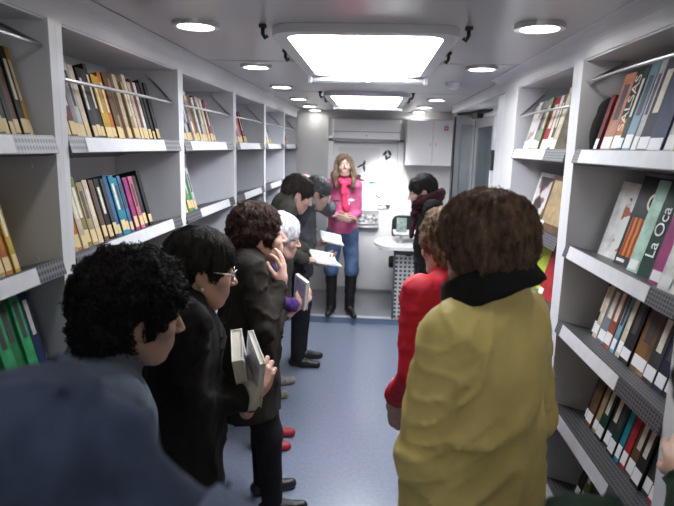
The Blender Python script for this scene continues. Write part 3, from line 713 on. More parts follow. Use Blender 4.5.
def hair_sdf(kind, P):
    x, y, z = P[:, 0], P[:, 1], P[:, 2]
    az = np.arctan2(x, -(y + .02)); pol = np.arctan2(np.sqrt(x * x + (y + .02) ** 2), z - .02)
    strand = lambda F, k=3.: vn(np.stack([np.cos(az) * F, np.sin(az) * F, pol * k], 1)) * np.clip(pol * 1.4, .2, 1)
    if kind == 'curly':
        d = ell(P, (0, -.025, .045), (.104, .122, .110)); d = smin(d, ell(P, (0, -.06, -.03), (.094, .080, .095)), .04)
        d = smax(d, -ell(P, (0, .13, -.045), (.095, .105, .088)), .02)
        d = smax(d, -ell(P, (0, -.0, -.165), (.09, .20, .065)), .015)
        d = d + .010 * vn(P * 55) + .008 * vn(P * 110 + 9) + .006 * vn(P * 24)
        for s in (-1, 1): d = smax(d, -ell(P, (s * .10, .006, -.018), (.036, .032, .036)), .01)
    elif kind == 'short':          # short smooth woman's cut, ears free
        d = ell(P, (0, -.020, .038), (.087, .112, .098)); d = smin(d, ell(P, (0, -.062, -.025), (.072, .058, .072)), .03)
        d = smax(d, -ell(P, (0, .135, -.045), (.100, .106, .104)), .015)
        d = smax(d, -ell(P, (0, .0, -.15), (.09, .2, .055)), .015)
        d = d + .006 * strand(14) + .004 * strand(30, 5) + .004 * vn(P * 30)
        for s in (-1, 1): d = smax(d, -ell(P, (s * .09, .0, -.025), (.03, .03, .036)), .01)
    elif kind == 'wavy':           # fuller, tousled
        d = ell(P, (0, -.026, .045), (.100, .118, .110)); d = smin(d, ell(P, (0, -.065, -.025), (.086, .066, .085)), .035)
        d = smax(d, -ell(P, (0, .135, -.045), (.098, .102, .110)), .015)
        d = smax(d, -ell(P, (0, .02, -.155), (.09, .2, .055)), .015)
        d = d + .009 * vn(P * 32) + .006 * strand(16, 5) + .005 * vn(P * 70)
        for s in (-1, 1): d = smax(d, -ell(P, (s * .095, .01, -.028), (.03, .028, .032)), .01)
    elif kind == 'bob':            # full blow-dried bowl seen from behind
        d = ell(P, (0, -.022, .034), (.116, .130, .104)); d = smin(d, ell(P, (0, -.055, -.035), (.098, .085, .080)), .05)
        d = smax(d, -ell(P, (0, .14, -.05), (.080, .085, .11)), .015)
        d = smax(d, -(P[:, 2] + .098 + .016 * vn(P * 40)), .02)
        d = d + .006 * strand(9, 2.) + .005 * strand(22, 4) + .008 * vn(P * 18) + .005 * vn(P * 42)
    elif kind == 'white':
        d = ell(P, (0, -.024, .042), (.096, .116, .106)); d = smin(d, ell(P, (0, -.06, -.03), (.086, .066, .085)), .035)
        d = smax(d, -ell(P, (0, .13, -.052), (.078, .08, .10)), .015)
        d = smax(d, -ell(P, (0, .0, -.165), (.09, .2, .055)), .015)
        d = d + .006 * vn(P * 32) + .005 * strand(18, 4)
    elif kind == 'man':
        d = ell(P, (0, -.020, .038), (.086, .110, .100)); d = smin(d, ell(P, (0, -.06, -.02), (.072, .056, .065)), .03)
        d = smax(d, -ell(P, (0, .13, -.045), (.095, .092, .094)), .015)
        d = smax(d, -ell(P, (0, .0, -.14), (.09, .2, .055)), .015)
        d = d + .005 * strand(18) + .004 * vn(P * 40)
        for s in (-1, 1): d = smax(d, -ell(P, (s * .09, .0, -.025), (.032, .034, .042)), .01)
    else:                          # long
        d = ell(P, (0, -.022, .038), (.090, .112, .100))
        d = smin(d, ell(P, (0, -.055, -.05), (.088, .05, .12)), .03)
        for s in (-1, 1):
            d = smin(d, cap(P, (s * .068, .02, .03), (s * .098, .03, -.09), .026, .03), .03)
            d = smin(d, cap(P, (s * .098, .03, -.09), (s * .090, .055, -.215), .032, .02), .03)
        d = smax(d, -ell(P, (0, .132, -.018), (.068, .095, .114)), .012)
        d = smax(d, -ell(P, (0, .09, -.22), (.045, .10, .14)), .012)
        d = d + .006 * strand(14) + .005 * vn(P * np.array([60, 60, 14], np.float32))
    return d

def strands(kind, V_, N, steps, step, rad, curl=0., jit=.25, seed=1, lift=.0012):
    rs = np.random.RandomState(seed); P = V_[rs.randint(0, len(V_), N)].astype(np.float32).copy()
    def grad(P):
        e = .002; g = np.stack([hair_sdf(kind, P + np.eye(3, dtype=np.float32)[k] * e) - hair_sdf(kind, P - np.eye(3, dtype=np.float32)[k] * e) for k in range(3)], 1)
        return g / (np.linalg.norm(g, axis=1, keepdims=True) + 1e-6)
    path = []; ph = rs.rand(N) * 6.28; J = rs.randn(N, 3) * jit
    for k in range(steps):
        g = grad(P); q = P - np.array([0, -.03, .02], np.float32)
        rho = np.sqrt(q[:, 0] ** 2 + q[:, 1] ** 2) + 1e-4; pol = np.arctan2(rho, q[:, 2])
        t = np.stack([np.cos(pol) * q[:, 0] / rho, np.cos(pol) * q[:, 1] / rho, -np.sin(pol)], 1) + J + .35 * np.stack([vn(P * 25 + 3 * a) for a in range(3)], 1)
        t -= g * (t * g).sum(1, keepdims=True); t /= np.linalg.norm(t, axis=1, keepdims=True) + 1e-6
        w = np.cross(g, t)
        off = g * (lift + rad) + (curl * (np.cos(ph + k * 1.5)[:, None] * g + np.sin(ph + k * 1.5)[:, None] * w) if curl else 0)
        path.append(P + off)
        d = np.clip(hair_sdf(kind, P), -.006, .006)
        P = (P - g * d[:, None] + t * step).astype(np.float32)
    path = np.stack(path, 1)                                   # N, steps, 3
    T = np.gradient(path, axis=1); T /= np.linalg.norm(T, axis=2, keepdims=True) + 1e-9
    a = np.cross(T, np.array([.3, .2, .93])); a /= np.linalg.norm(a, axis=2, keepdims=True) + 1e-9; b = np.cross(T, a)
    r = rad * np.concatenate([np.ones(steps - 1), [.25]])[None, :, None]
    rg = np.stack([path + r * (math.cos(q) * a + math.sin(q) * b) for q in (0, 2.094, 4.189)], 2)   # N,S,3,3
    ix = np.arange(N * steps * 3).reshape(N, steps, 3); Q = []
    for c in range(3):
        c2 = (c + 1) % 3
        Q.append(np.stack([ix[:, :-1, c], ix[:, :-1, c2], ix[:, 1:, c2], ix[:, 1:, c]], -1).reshape(-1, 4))
    return rg.reshape(-1, 3), np.concatenate(Q)
STR = {'curly': dict(N=5200, steps=9, step=.005, rad=.0011, curl=.0055, jit=.5), 'bob': dict(N=6000, steps=9, step=.008, rad=.0009, curl=.003, jit=.42), 'short': dict(N=3600, steps=9, step=.008, rad=.0008, jit=.15),
       'wavy': dict(N=3600, steps=9, step=.007, rad=.0009, curl=.003, jit=.3), 'white': dict(N=2000, steps=7, step=.008, rad=.0011, jit=.25), 'man': dict(N=2000, steps=5, step=.007, rad=.001, jit=.25), 'long': dict(N=2200, steps=10, step=.012, rad=.0011, jit=.12)}
def hand_piece(side, wrist, dirv, palm, curl=.5, spread=.08, thumb=.5, sc=1., h=.0032, fore=None):
    Y = np.array(dirv, float); Y /= np.linalg.norm(Y); n = np.array(palm, float); n -= Y * (n @ Y); n /= np.linalg.norm(n)
    Z = -n; Xv = np.cross(Y, Z); ts = -1 if side > 0 else 1
    M = np.stack([Xv, Y, Z], 1)
    F = []
    curls = curl if hasattr(curl, '__len__') else [curl * q for q in (.85, 1., 1.05, 1.1)]
    for i, (xx, yy, L, r) in enumerate(((.029, .088, .068, .0085), (.010, .093, .077, .0088), (-.009, .090, .072, .0084), (-.027, .081, .057, .0075))):
        p = np.array([ts * xx, yy, 0]); a = 0; sp = ts * spread * (xx / .028); segs = []
        segs.append((np.array([ts * xx * .7, .03, 0]), p, r * 1.15, r * 1.12))
        for k, (fr, ca) in enumerate(((.45, .8), (.31, 1.), (.24, .7))):
            a += curls[i] * ca
            q = p + L * fr * np.array([math.sin(sp) * math.cos(a), math.cos(a) * math.cos(sp), -math.sin(a)])
            segs.append((p, q, r * (1.05 - .1 * k), r * (.97 - .12 * k))); p = q
        F.append(segs)
    t0 = np.array([ts * .018, .018, -.006]); t1 = np.array([ts * .045, .050, -.012 - .012 * thumb]); t2 = t1 + .034 * np.array([ts * .55 * (1 - thumb * .7), .80, -.25 - .5 * thumb]); t3 = t2 + .026 * np.array([ts * .2 * (1 - thumb * 1.6), .9, -.25 - .45 * thumb])
    def fn(P):
        d = ell(P, (0, .050, -.001), (.040, .052, .0145))
        d = smin(d, cap(P, (0, -.06, 0), (0, .03, 0), .023, .024, ky=1.), .025)
        for segs in F:
            f = None
            for a, b, ra, rb in segs:
                c = cap(P, a, b, ra, rb); f = c if f is None else smin(f, c, .003)
            d = smin(d, f, .006)
        th = smin(smin(cap(P, t0, t1, .015, .012), cap(P, t1, t2, .0115, .0105), .004), cap(P, t2, t3, .0102, .0085), .003)
        return smin(d, th, .010)
    v, f = surf(fn, (-.085, -.09, -.11), (.085, .20, .045), h)
    return (v * sc) @ M.T + np.array(wrist), f

def ik(sh, wr, la, lb, pole):
    sh, wr, pole = Vector(sh), Vector(wr), Vector(pole)
    d = wr - sh; L = min(d.length, (la + lb) * .985); u = d.normalized()
    wr = sh + u * L
    x = (la * la - lb * lb + L * L) / (2 * L); hh = math.sqrt(max(0, la * la - x * x))
    p = (pole - u * pole.dot(u)).normalized()
    return sh + u * x + p * hh, wr

def person(label, head, heading, hz_scale=None, bend=0., hp=0., hyaw=0., hroll=0., hs=1., fat=1., skin_c=(.48, .29, .22), hair='short', hair_c=((.02, .016, .014), (.05, .04, .035)),
           coat=None, coat_m=None, coat_len=.80, folds=None, collar='ring', collar_m=None, fold_amp=.016, trousers=None, shoes=None, boots=False, arms=None, hres=.004, res=.011,
           shoulder=.165, sleeve=1., feet=None, hair_h=None, coat_name='jacket', cuffs=None, base=None, headfat=1., drop=0., coat_r=1., twist=0., sdrop=0.):
    a = R(heading); F = Vector((math.cos(a), math.sin(a), 0)); Rt = Vector((math.sin(a), -math.cos(a), 0))
    cb, sb = math.cos(R(bend)), math.sin(R(bend))
    def B(p):
        x, y, z = p
        if z < .93: return np.array([x, y, z])
        dz = z - .93
        return np.array([x, y * cb + dz * sb, .93 + dz * cb - y * sb])
    hc = B((0, .03, 1.53))
    hp_y = hc[1] + .035 * math.sin(R(hp)); hc = np.array([0, hp_y, hc[2] - .03 * (1 - math.cos(R(hp))) - drop])
    s = (head[2] - (base or 0)) / hc[2] if hz_scale is None else hz_scale
    hw = Vector(head)
    o0 = hw - F * (hc[1] * s); o0.z = base or 0
    if hz_scale is not None: hc[2] = (head[2] - o0.z) / s
    rz = a - math.pi / 2
    inv = lambda p: np.array([(Vector(p) - o0).dot(Rt), (Vector(p) - o0).dot(F), p[2] - o0.z]) / s     # world -> unscaled local
    MH = Matrix.Translation(hc * s) @ Euler((R(-hp), R(hroll), R(hyaw)), 'YXZ' if False else 'XYZ').to_matrix().to_4x4() @ Matrix.Scale(hs, 4)
    neck0 = B((0, -.012, 1.375)); hneck = np.array((MH @ Vector((0, -.03, -.09))) / s)
    # arms
    A = {}
    for sd, k in ((1, 'R'), (-1, 'L')):
        S = B((sd * shoulder, -.005, 1.345 - sdrop)); ar = (arms or {}).get(k, {})
        if twist: S = S + np.array([0, sd * twist, 0])
        w = inv(ar['w']) if 'w' in ar else np.array(ar.get('l', (sd * .225, .06 + sb * .2, .80)))
        pole = ar.get('pole', (sd * .5, -1, -.3))
        e, w = ik(S, w, ar.get('la', .285), ar.get('lb', .255), pole)
        e, w = np.array(e), np.array(w)
        if 'e' in ar: e = inv(ar['e']); w = inv(ar['w'])
        hd = np.array(ar['hd']) if 'hd' in ar else (w - e)
        if ar.get('hw'): hd = np.array([Vector(ar['hw']).dot(Rt), Vector(ar['hw']).dot(F), ar['hw'][2]])
        pm = np.array(ar['palm']) if 'palm' in ar else np.array([-sd, .2, -.1])
        A[k] = (sd, S, e, w, hd, pm, ar)
    chest = B((0, .0, 1.20)); belly = B((0, .012, 1.02)); hip = np.array([0, 0, .90])
    ft = feet or {1: (.095, .0, 8), -1: (-.095, .0, -8)}
    # ---- body
    def body_fn(P):
        d = cap(P, (0, 0, .90), chest, .12, .125, ky=.68)
        d = smin(d, cap(P, B((-shoulder * .7, 0, 1.325 - sdrop)), B((shoulder * .7, 0, 1.325 - sdrop)), .042), .05)
        d = smin(d, cap(P, neck0 - np.array([0, 0, .06]), hneck, .056, .050), .03)
        for sd, S, e, w, *_ in A.values(): d = smin(d, smin(cap(P, S, e, .040, .034), cap(P, e, w, .034, .023), .01), .02)
        for sd in (-1, 1): d = smin(d, smin(cap(P, (sd * .08, 0, .86), ((sd * .09 + ft[sd][0]) / 2 + sd * .01, .02 + ft[sd][1] * .6, .48), .07, .045), cap(P, ((sd * .09 + ft[sd][0]) / 2 + sd * .01, .02 + ft[sd][1] * .6, .48), (ft[sd][0], ft[sd][1] - .012, .08), .042, .028), .02), .03)
        return d
    pts = np.array([q for sd, S, e, w, *_ in A.values() for q in (S, e, w)] + [hneck, chest])
    lo = np.minimum(pts.min(0), [-.22, -.18, .03]) - .07; hi = np.maximum(pts.max(0), [.22, .20, 1.0]) + .07
    lo[2] = .03
    v, f = surf(body_fn, lo, hi, .016)
    pieces = [(v * s, f, 0)]
    for hv, hf, hm in head_cached(headfat, hres): pieces.append((xf(hv, MH), hf, hm))
    for k, (sd, S, e, w, hd, pm, ar) in A.items():
        if ar.get('nohand'): continue
        hv, hf = hand_piece(sd, w * s, hd, pm, ar.get('curl', .35), ar.get('spread', .06), ar.get('thumb', .5), ar.get('hs', .96))
        pieces.append((hv, hf, 0))
    me = raw_mesh('person', pieces)
    mh = mat('hair_' + label[:24].replace(' ', '_'), hair_c[0], .62, var=0, col2=hair_c[1], scale=60, stretch=(1, 1, .3), bump=.3, bscale=90, spec=.25)
    body = link('person', me, None, [skin(label[:24], skin_c), m_lips, m_eyew, m_iris, mh], loc=o0)
    body.rotation_euler = (0, 0, rz)
    tag(body, label, 'person')
    # ---- hair
    if hair:
        hh = hair_h or hres
        lo_, hi_ = ((-.15, -.18, -.26), (.15, .13, .18))
        v, f = surf(lambda P: hair_sdf(hair, P), lo_, hi_, hh)
        sv, sf = strands(hair, v, **STR[hair]); link('hair', raw_mesh('hair', [(xf(v, MH), f, 0), (xf(sv, MH), sf, 0)]), body, [mh])
    # ---- coat
    cr = coat_r
    def coat_fn(P):
        d = cap(P, hip, chest, .165 * fat * cr, .160 * fat * cr, ky=.70)
        d = smin(d, ell(P, belly, (.165 * fat * cr, .125 * fat * cr, .16)), .05)
        d = smin(d, cap(P, (0, 0, max(coat_len - .04, .3)), hip, .180 * fat * cr, .170 * fat * cr, ky=.75), .05)
        for sd, S, e, w, *_ in A.values():
            d = smin(d, cap(P, B((0, -.02, 1.375)), S + np.array([-sd * .01, 0, -.005]), .060, .066 * cr), .05)
        ar_ = None
        for sd, S, e, w, hd, pm, ar in A.values():
            wc = e + (w - e) * ar.get('cuff', .93)
            q = smin(cap(P, S, e, .069 * sleeve, .056 * sleeve), cap(P, e, wc, .055 * sleeve, .043 * sleeve), .02)
            ax = (w - e) / np.linalg.norm(w - e)
            q = smax(q, (P - wc) @ ax - .012, .006)
            q = q + fold_amp * (.3 - 1.0 * np.exp(-np.abs(vn((P - e) @ np.diag([11, 11, 20]).astype(np.float32) + sd * 5 + .9 * vn(P * 8)[:, None])) / .12) + .25 * vn(P * 34))
            ar_ = q if ar_ is None else np.minimum(ar_, q)
        d = d + fold_amp * (folds(P) if folds else (.3 - 1.0 * np.exp(-np.abs(vn(P * np.array([9, 9, 5], np.float32) + vn(P * 6)[:, None])) / .13)) + .5 * vn(P * np.array([26, 26, 13], np.float32) + 4))
        d = smin(d, ar_, .014)
        d = smax(d, coat_len - P[:, 2], .008)
        ax = hneck - neck0; ax /= np.linalg.norm(ax); q = P - neck0; hgt = q @ ax; rho = np.sqrt(np.maximum((q * q).sum(1) - hgt * hgt, 0))
        d = smax(d, -smax(rho - .058, -(hgt - .0), .01), .008)
        if collar == 'ring':
            c = smax(np.abs(rho - (.068 + .22 * np.clip(.05 - hgt, 0, .1))) - .0075, np.abs(hgt - .030) - .038, .006)
            d = smin(d, c, .01)
        elif collar == 'fold':     # turned-down collar
            c = smax(np.abs(rho - (.070 + .55 * np.clip(.052 - hgt, 0, .1))) - .007, np.abs(hgt - .022) - .034, .006)
            d = smin(d, c, .006)
        return d
    lo = np.minimum(pts.min(0), [-.26 * fat, -.22 * fat, coat_len]) - .10; hi = np.maximum(pts.max(0), [.26 * fat, .24 * fat, 1.0]) + .10
    lo[2] = max(lo[2], coat_len - .03); hi[2] = max(hi[2], 1.5)
    v, f = surf(coat_fn, lo, hi, res)
    jk = link(coat_name, raw_mesh(coat_name, [(v * s, f, 0)]), body, [coat_m])
    if collar_m is not None:       # separate standing collar
        def cf(P):
            ax = hneck - neck0; ax /= np.linalg.norm(ax); q = P - neck0; hgt = q @ ax; rho = np.sqrt(np.maximum((q * q).sum(1) - hgt * hgt, 0))
            c = np.abs(rho - (.088 + .35 * np.clip(.045 - hgt, 0, .14))) - .013
            return smax(c, np.abs(hgt - .022) - .036, .012) + .003 * vn(P * 30)
        v, f = surf(cf, neck0 - .2, neck0 + .2, .008)
        link('collar', raw_mesh('collar', [(v * s, f, 0)]), body, [collar_m])
    if cuffs is not None:
        for k, (sd, S, e, w, hd, pm, ar) in A.items():
            if ar.get('nohand') and not ar.get('cuffon'): continue
            wc = e + (w - e) * (ar.get('cuff', .93)); ax = (w - e) / np.linalg.norm(w - e)
            MB().tube([Vector((wc - ax * .02) * s), Vector((wc + ax * .014) * s), Vector((wc + ax * .0145) * s)], float(.0475 * sleeve * s), 20).build('cuff', cuffs, body)
    # ---- trousers, shoes
    if trousers is not None:
        def tr_fn(P):
            d = ell(P, (0, -.005, .87), (.165 * fat, .125 * fat, .12))
            for sd in (-1, 1):
                fx, fy, _ = ft[sd]
                kn = np.array([(sd * .09 + fx) / 2 + sd * .01, .02 + fy * .6, .48]); an = np.array([fx, -.015 + fy, .075])
                d = smin(d, smin(cap(P, (sd * .085, 0, .86), kn, .098 * (fat * .5 + .5), .070), cap(P, kn, an, .068, .055 if not boots else .045), .03), .03)
            d = d + .005 * vn(P * np.array([14, 14, 9], np.float32))
            return smax(d, (.42 if boots else .055) - P[:, 2], .006)
        v, f = surf(tr_fn, (-.26 * fat, -.32, .03), (.26 * fat, .36, 1.0), .013)
        link('trousers', raw_mesh('trousers', [(v * s, f, 0)]), body, [trousers])
    if shoes is not None:
        for sd in (-1, 1):
            fx, fy, fa = ft[sd]
            def sh_fn(P):
                d = smin(cap(P, (0, -.055, .042), (0, .03, .040), .036, .038), cap(P, (0, .03, .036), (0, .145, .026), .041, .030), .03)
                if boots:
                    d = smin(d, cap(P, (0, -.022, .06), (0, -.015, .25), .052, .054), .02); d = smin(d, cap(P, (0, -.015, .25), (0, .005, .46), .054, .068), .02)
                    d = smax(d, P[:, 2] - .455, .004) + .003 * vn(P * 26)
                else: d = smax(d, P[:, 2] - .085 + np.clip(P[:, 1], 0, .1) * .3, .006)
                return smax(d, .001 - P[:, 2], .004)
            v, f = surf(sh_fn, (-.085, -.13, -.01), (.085, .20, .50 if boots else .11), .007)
            Mr = Matrix.Translation((fx * s, fy * s - .0, 0)) @ Matrix.Rotation(R(-fa), 4, 'Z')
            link('boot' if boots else 'shoe', raw_mesh('shoe', [(xf(v * s, Mr), f, 0)]), body, [shoes])
    body_info = dict(s=s, o0=o0, F=F, R=Rt, MH=MH, rz=rz, neck0=neck0 * s, hneck=hneck * s, A=A)
    return body, body_info
def glasses(body, info, m, r=.022):
    g = MB()
    for sx in (-1, 1):
        g.tube([info['MH'] @ Vector((sx * .032 + r * 1.0 * math.cos(t), .100 - .012 * abs(math.cos(t)) * (1 if sx * math.cos(t) > 0 else 0), .006 + r * .8 * math.sin(t))) for t in [2 * math.pi * i / 16 for i in range(16)]], .0013, 6, closed=True)
        g.tube([info['MH'] @ Vector(p) for p in ((sx * .054, .090, .008), (sx * .074, .06, .012), (sx * .080, -.005, .012))], .0018, 6)
    g.tube([info['MH'] @ Vector((-.010, .101, .008)), info['MH'] @ Vector((.010, .101, .008))], .0016, 6)
    return g.build('glasses', m, body)
def ring_scarf(body, info, m, rmaj=.085, rmin=.032, tail=True, name='scarf', front=None):
    s = info['s']; c = info['neck0'] / s
    def fn(P):
        q = P - c - np.array([0, .012, .03], np.float32); rho = np.sqrt(q[:, 0] ** 2 + (q[:, 1] * 1.0) ** 2)
        zz = q[:, 2] + .28 * q[:, 1]
        d = np.sqrt((rho - rmaj) ** 2 + (zz * .75) ** 2) - rmin
        if tail:
            d = smin(d, cap(P, c + np.array([0, .105, -.02]), c + np.array([0, .115, -.09]), .036, .034), .02)
            d = smin(d, cap(P, c + np.array([.0, .12, -.09]), c + np.array([-.03, .14, -.26]), .030, .036, ky=.6), .02)
        return d + .006 * vn(P * np.array([30, 30, 40], np.float32)) + .004 * vn(P * 60)
    v, f = surf(fn, c - np.array([.17, .16, .32]), c + np.array([.17, .20, .13]), .008)
    return link(name, raw_mesh(name, [(v * s, f, 0)]), body, [m])
# colours of clothing
c_blk = cloth('black_wool', (.011, .010, .010)); c_brn = cloth('dark_brown', (.020, .017, .014)); c_slate = cloth('slate_blue', (.12, .15, .20))
c_navy = cloth('navy_blur', (.035, .047, .085), col2=(.07, .095, .16)); c_green = cloth('dark_olive', (.055, .054, .045)); c_gry = cloth('grey_knit', (.085, .088, .105)); c_pur = cloth('purple', (.07, .03, .16))
c_pink = cloth('pink_knit', (.58, .12, .26)); c_jean = cloth('denim', (.08, .13, .24), var=.3, scale=10); c_redj = cloth('red_nylon', (.50, .012, .03), rough=.6, var=.1)
c_yel = cloth('mustard_nylon', (.78, .62, .22), rough=.55, var=.06, bump=.1); c_trs = cloth('dark_trousers', (.014, .014, .017)); c_cuff = cloth('pale_cuff', (.42, .40, .36)); c_scarf = cloth('pink_scarf', (.66, .045, .12), bump=.5, bscale=120)
c_dred = cloth('dark_red_scarf', (.075, .010, .018), col2=(.02, .01, .012), scale=40); c_ltcuff = cloth('ribbed_cuff', (.15, .18, .28), stretch=(1, 1, 1), bump=.6, bscale=50)
s_blk = mat('shoe_black', (.012, .012, .012), .4); s_red = mat('shoe_red', (.36, .02, .03), .5); s_gry = mat('shoe_grey', (.24, .22, .19), .6, var=.3, scale=30); s_boot = mat('boot_leather', (.010, .009, .009), .28, bump=.1)
c_gcoat = cloth('green_sleeve', (.02, .04, .025))
FL = (.50, .30, .235)

# curly-haired person, nearest in the left row
def p2():
    b, i = person('curly black-haired person in slate blue jacket, nearest in the left row', (-.512, 1.20, 1.362), 30, bend=12, hp=13, hyaw=0, hs=.95, hair='curly', hair_c=((.006, .005, .005), (.018, .015, .014)),
        coat_m=c_slate, coat_len=.75, fold_amp=.005, trousers=c_trs, shoes=s_blk, skin_c=(.40, .25, .19), hz_scale=.915, fat=1.22, shoulder=.185, sleeve=1.12, coat_r=1.04, hres=.0035,
        arms={'R': {'l': (.13, .05, .90)}, 'L': {'l': (-.13, .05, .90)}})
p2()
def p3():
    b, i = person('dark-haired woman with pearl earring in black jacket holding two white books', (-.50, 1.66, 1.362), 22, bend=8, hp=12, hs=.95, hair='short', hair_c=((.012, .010, .009), (.045, .036, .030)),
        coat_m=c_blk, coat_len=.55, fat=1.32, shoulder=.18, sleeve=1.1, trousers=c_trs, shoes=s_blk, skin_c=(.52, .31, .25), hres=.0035, hz_scale=.932, cuffs=c_cuff,
        arms={'R': {'w': (-.345, 1.665, .965), 'hw': (.35, .45, .85), 'palm': (-.8, .15, -.35), 'curl': .75, 'thumb': .5, 'pole': (.4, -1, -.4), 'cuff': .88}, 'L': {'l': (-.12, .04, .88)}})
    glasses(b, i, m_rod)
    e = MB().sph(i['MH'] @ Vector((.083, -.002, -.046)), .006, 12).build('earring', mat('pearl', (.8, .76, .7), .15), b, smooth=True)
    return b, i
p3()
def p4():
    b, i = person('brown-haired woman in dark brown coat with a hand raised to her mouth', (-.475, 2.44, 1.345), 12, bend=4, hp=-4, hs=1.0, hair='wavy', hair_c=((.022, .012, .009), (.060, .030, .022)),
        coat_m=c_brn, coat_len=.60, headfat=.93, fat=1.24, collar='fold', trousers=c_trs, shoes=s_blk, skin_c=(.56, .35, .29), hz_scale=.92, feet={1: (.02, .14, -6), -1: (-.17, .10, -14)},
        arms={'R': {'w': (-.375, 2.385, 1.145), 'hw': (.05, .02, 1), 'palm': (-.5, -1, .1), 'curl': [.45, .3, .35, .5], 'spread': .22, 'pole': (.4, .1, -1), 'cuff': .95}, 'L': {'l': (-.12, .03, .86)}})
p4()
def p5():
    b, i = person('short white-haired woman with dark glasses and purple sleeves behind the brown coat', (-.482, 3.08, 1.238), 5, bend=16, hp=12, hs=.96, hair='white', hair_c=((.50, .49, .52), (.72, .71, .74)),
        coat_m=c_pur, coat_len=.74, trousers=c_trs, shoes=s_red, skin_c=(.55, .33, .27), hz_scale=.885, coat_name='sweater', feet={1: (.07, .10, 0), -1: (-.10, .12, -6)},
        arms={'R': {'w': (-.40, 3.10, .84), 'hw': (.5, .2, .5), 'palm': (-.9, .0, .3), 'curl': .7, 'pole': (.3, -1, -.5)}, 'L': {'l': (-.12, .04, .88)}})
    glasses(b, i, m_black)
    # dark sleeveless cardigan edge
p5()
def p6():
    b, i = person('dark-haired man in dark olive coat bent over an open white book', (-.50, 3.90, 1.405), 15, bend=14, hp=26, hs=1.0, hair='man', hair_c=((.014, .010, .009), (.035, .026, .022)),
        coat_m=c_green, coat_len=.55, fat=1.08, collar='fold', trousers=c_trs, shoes=s_gry, skin_c=(.50, .30, .24), hz_scale=.995, feet={1: (.16, -.06, 6), -1: (-.05, .02, -4)},
        arms={'R': {'w': (-.44, 3.92, .945), 'hw': (1, .25, -.1), 'palm': (0, .3, -1), 'curl': .35, 'pole': (.3, -1, -.5)}, 'L': {'w': (-.38, 4.10, .93), 'hw': (1, -.2, .0), 'palm': (0, 0, 1), 'curl': .5}})
p6()
def p7():
    b, i = person('grey-haired woman with glasses in grey jumper, elbow raised beside her face, holding a book', (-.41, 4.40, 1.375), 5, bend=12, hp=24, hs=.98, hair='man', hair_c=((.06, .06, .065), (.13, .13, .14)),
        coat_m=c_gry, coat_len=.74, trousers=c_trs, shoes=s_blk, skin_c=(.52, .33, .27), hz_scale=.985, coat_name='sweater', feet={1: (.10, .04, 6), -1: (-.08, .06, -6)},
        arms={'R': {'w': (-.43, 4.40, .98), 'hw': (1, 0, -.05), 'palm': (-.2, 0, 1), 'curl': .5, 'pole': (.3, -1, -.5)}, 'L': {'e': (-.325, 4.47, 1.245), 'w': (-.43, 4.53, 1.41), 'hw': (-.6, -.3, .7), 'palm': (-.3, -.8, -.3), 'curl': .3}})
    glasses(b, i, m_rod)
p7()
def pink():
    b, i = person('woman in pink jumper, pink scarf, jeans and black boots facing the camera', (-.272, 5.56, 1.547), 276, base=STEP_Z, hp=-10, hyaw=4, hs=.92, hair='long', hair_c=((.10, .06, .04), (.24, .16, .11)),
        coat_m=c_pink, coat_len=.86, fold_amp=.005, fat=.80, shoulder=.135, trousers=c_jean, shoes=s_boot, boots=True, headfat=.84, skin_c=(.38, .225, .18), collar='none', coat_name='jumper', sleeve=.76, hres=.0045,
        feet={1: (.10, .0, 14), -1: (-.10, .04, -14)},
        arms={'R': {'l': (.050, .215, 1.045), 'hd': (-.9, .35, -.1), 'palm': (0, -1, -.3), 'curl': .5, 'pole': (.45, -1, -.5)}, 'L': {'l': (-.055, .22, 1.03), 'hd': (.9, .35, .05), 'palm': (0, -1, .1), 'curl': .6, 'pole': (-.45, -1, -.5)}})
    ring_scarf(b, i, c_scarf)
    # dark and white print on the chest
    s = i['s']; P = MB()
    for (x, z, sx, sz) in ((-.075, 1.205, .035, .014), (.07, 1.20, .03, .012), (-.045, 1.17, .02, .016), (.085, 1.16, .018, .012)):
        P = MB().sph(Vector((x, .128, z)) * s, .02, 10, (sx / .02, .25, sz / .02)); P.build('chest_print', m_dec if x * z > 0 else m_tagw, b)
pink()
def p9():
    b, i = person('short dark-haired person in black coat and dark red scarf looking down by the desk', (.385, 4.42, 1.41), 183, bend=8, hp=16, hs=1.0, hair='man', hair_c=((.012, .010, .010), (.035, .03, .028)),
        coat_m=c_blk, coat_len=.62, fat=1.1, trousers=c_trs, shoes=s_blk, skin_c=(.56, .34, .28), collar='fold', hz_scale=.975, arms={'L': {'l': (-.20, .06, .80)}, 'R': {'l': (.20, .06, .8)}})
    ring_scarf(b, i, c_dred, .095, .036, True)
p9()
def p10():
    b, i = person('person in bright red jacket, seen from behind, beside the mustard jacket', (.275, 2.02, 1.40), 128, bend=3, hp=6, hs=.96, hair='wavy', hair_c=((.16, .10, .06), (.34, .23, .15)),
        coat_m=c_redj, coat_len=.78, fat=1.08, sleeve=1.12, collar='fold', trousers=c_trs, shoes=s_blk, skin_c=(.55, .35, .28), hz_scale=.945, fold_amp=.009, sdrop=.02,
        arms={'L': {'w': (.118, 1.99, .83), 'hw': (.04, .05, -1), 'palm': (1, .3, 0), 'curl': .35, 'pole': (-.5, -1, 0)}})
p10()
def yfold(P):
    # long diagonal creases from the right shoulder down to the left hip
    u = P[:, 0] * .75 + P[:, 2] * .66; v = P[:, 0] * -.66 + P[:, 2] * .75
    n1 = vn(np.stack([v * 12 + 1.6 * vn(P * 4), u * 2.2, P[:, 1] * 4], 1)); n2 = vn(np.stack([v * 30, u * 5, P[:, 1] * 9], 1) + 7)
    return .4 - 1.5 * np.exp(-np.abs(n1) / .10) - .45 * np.exp(-np.abs(n2) / .12) + .25 * n2
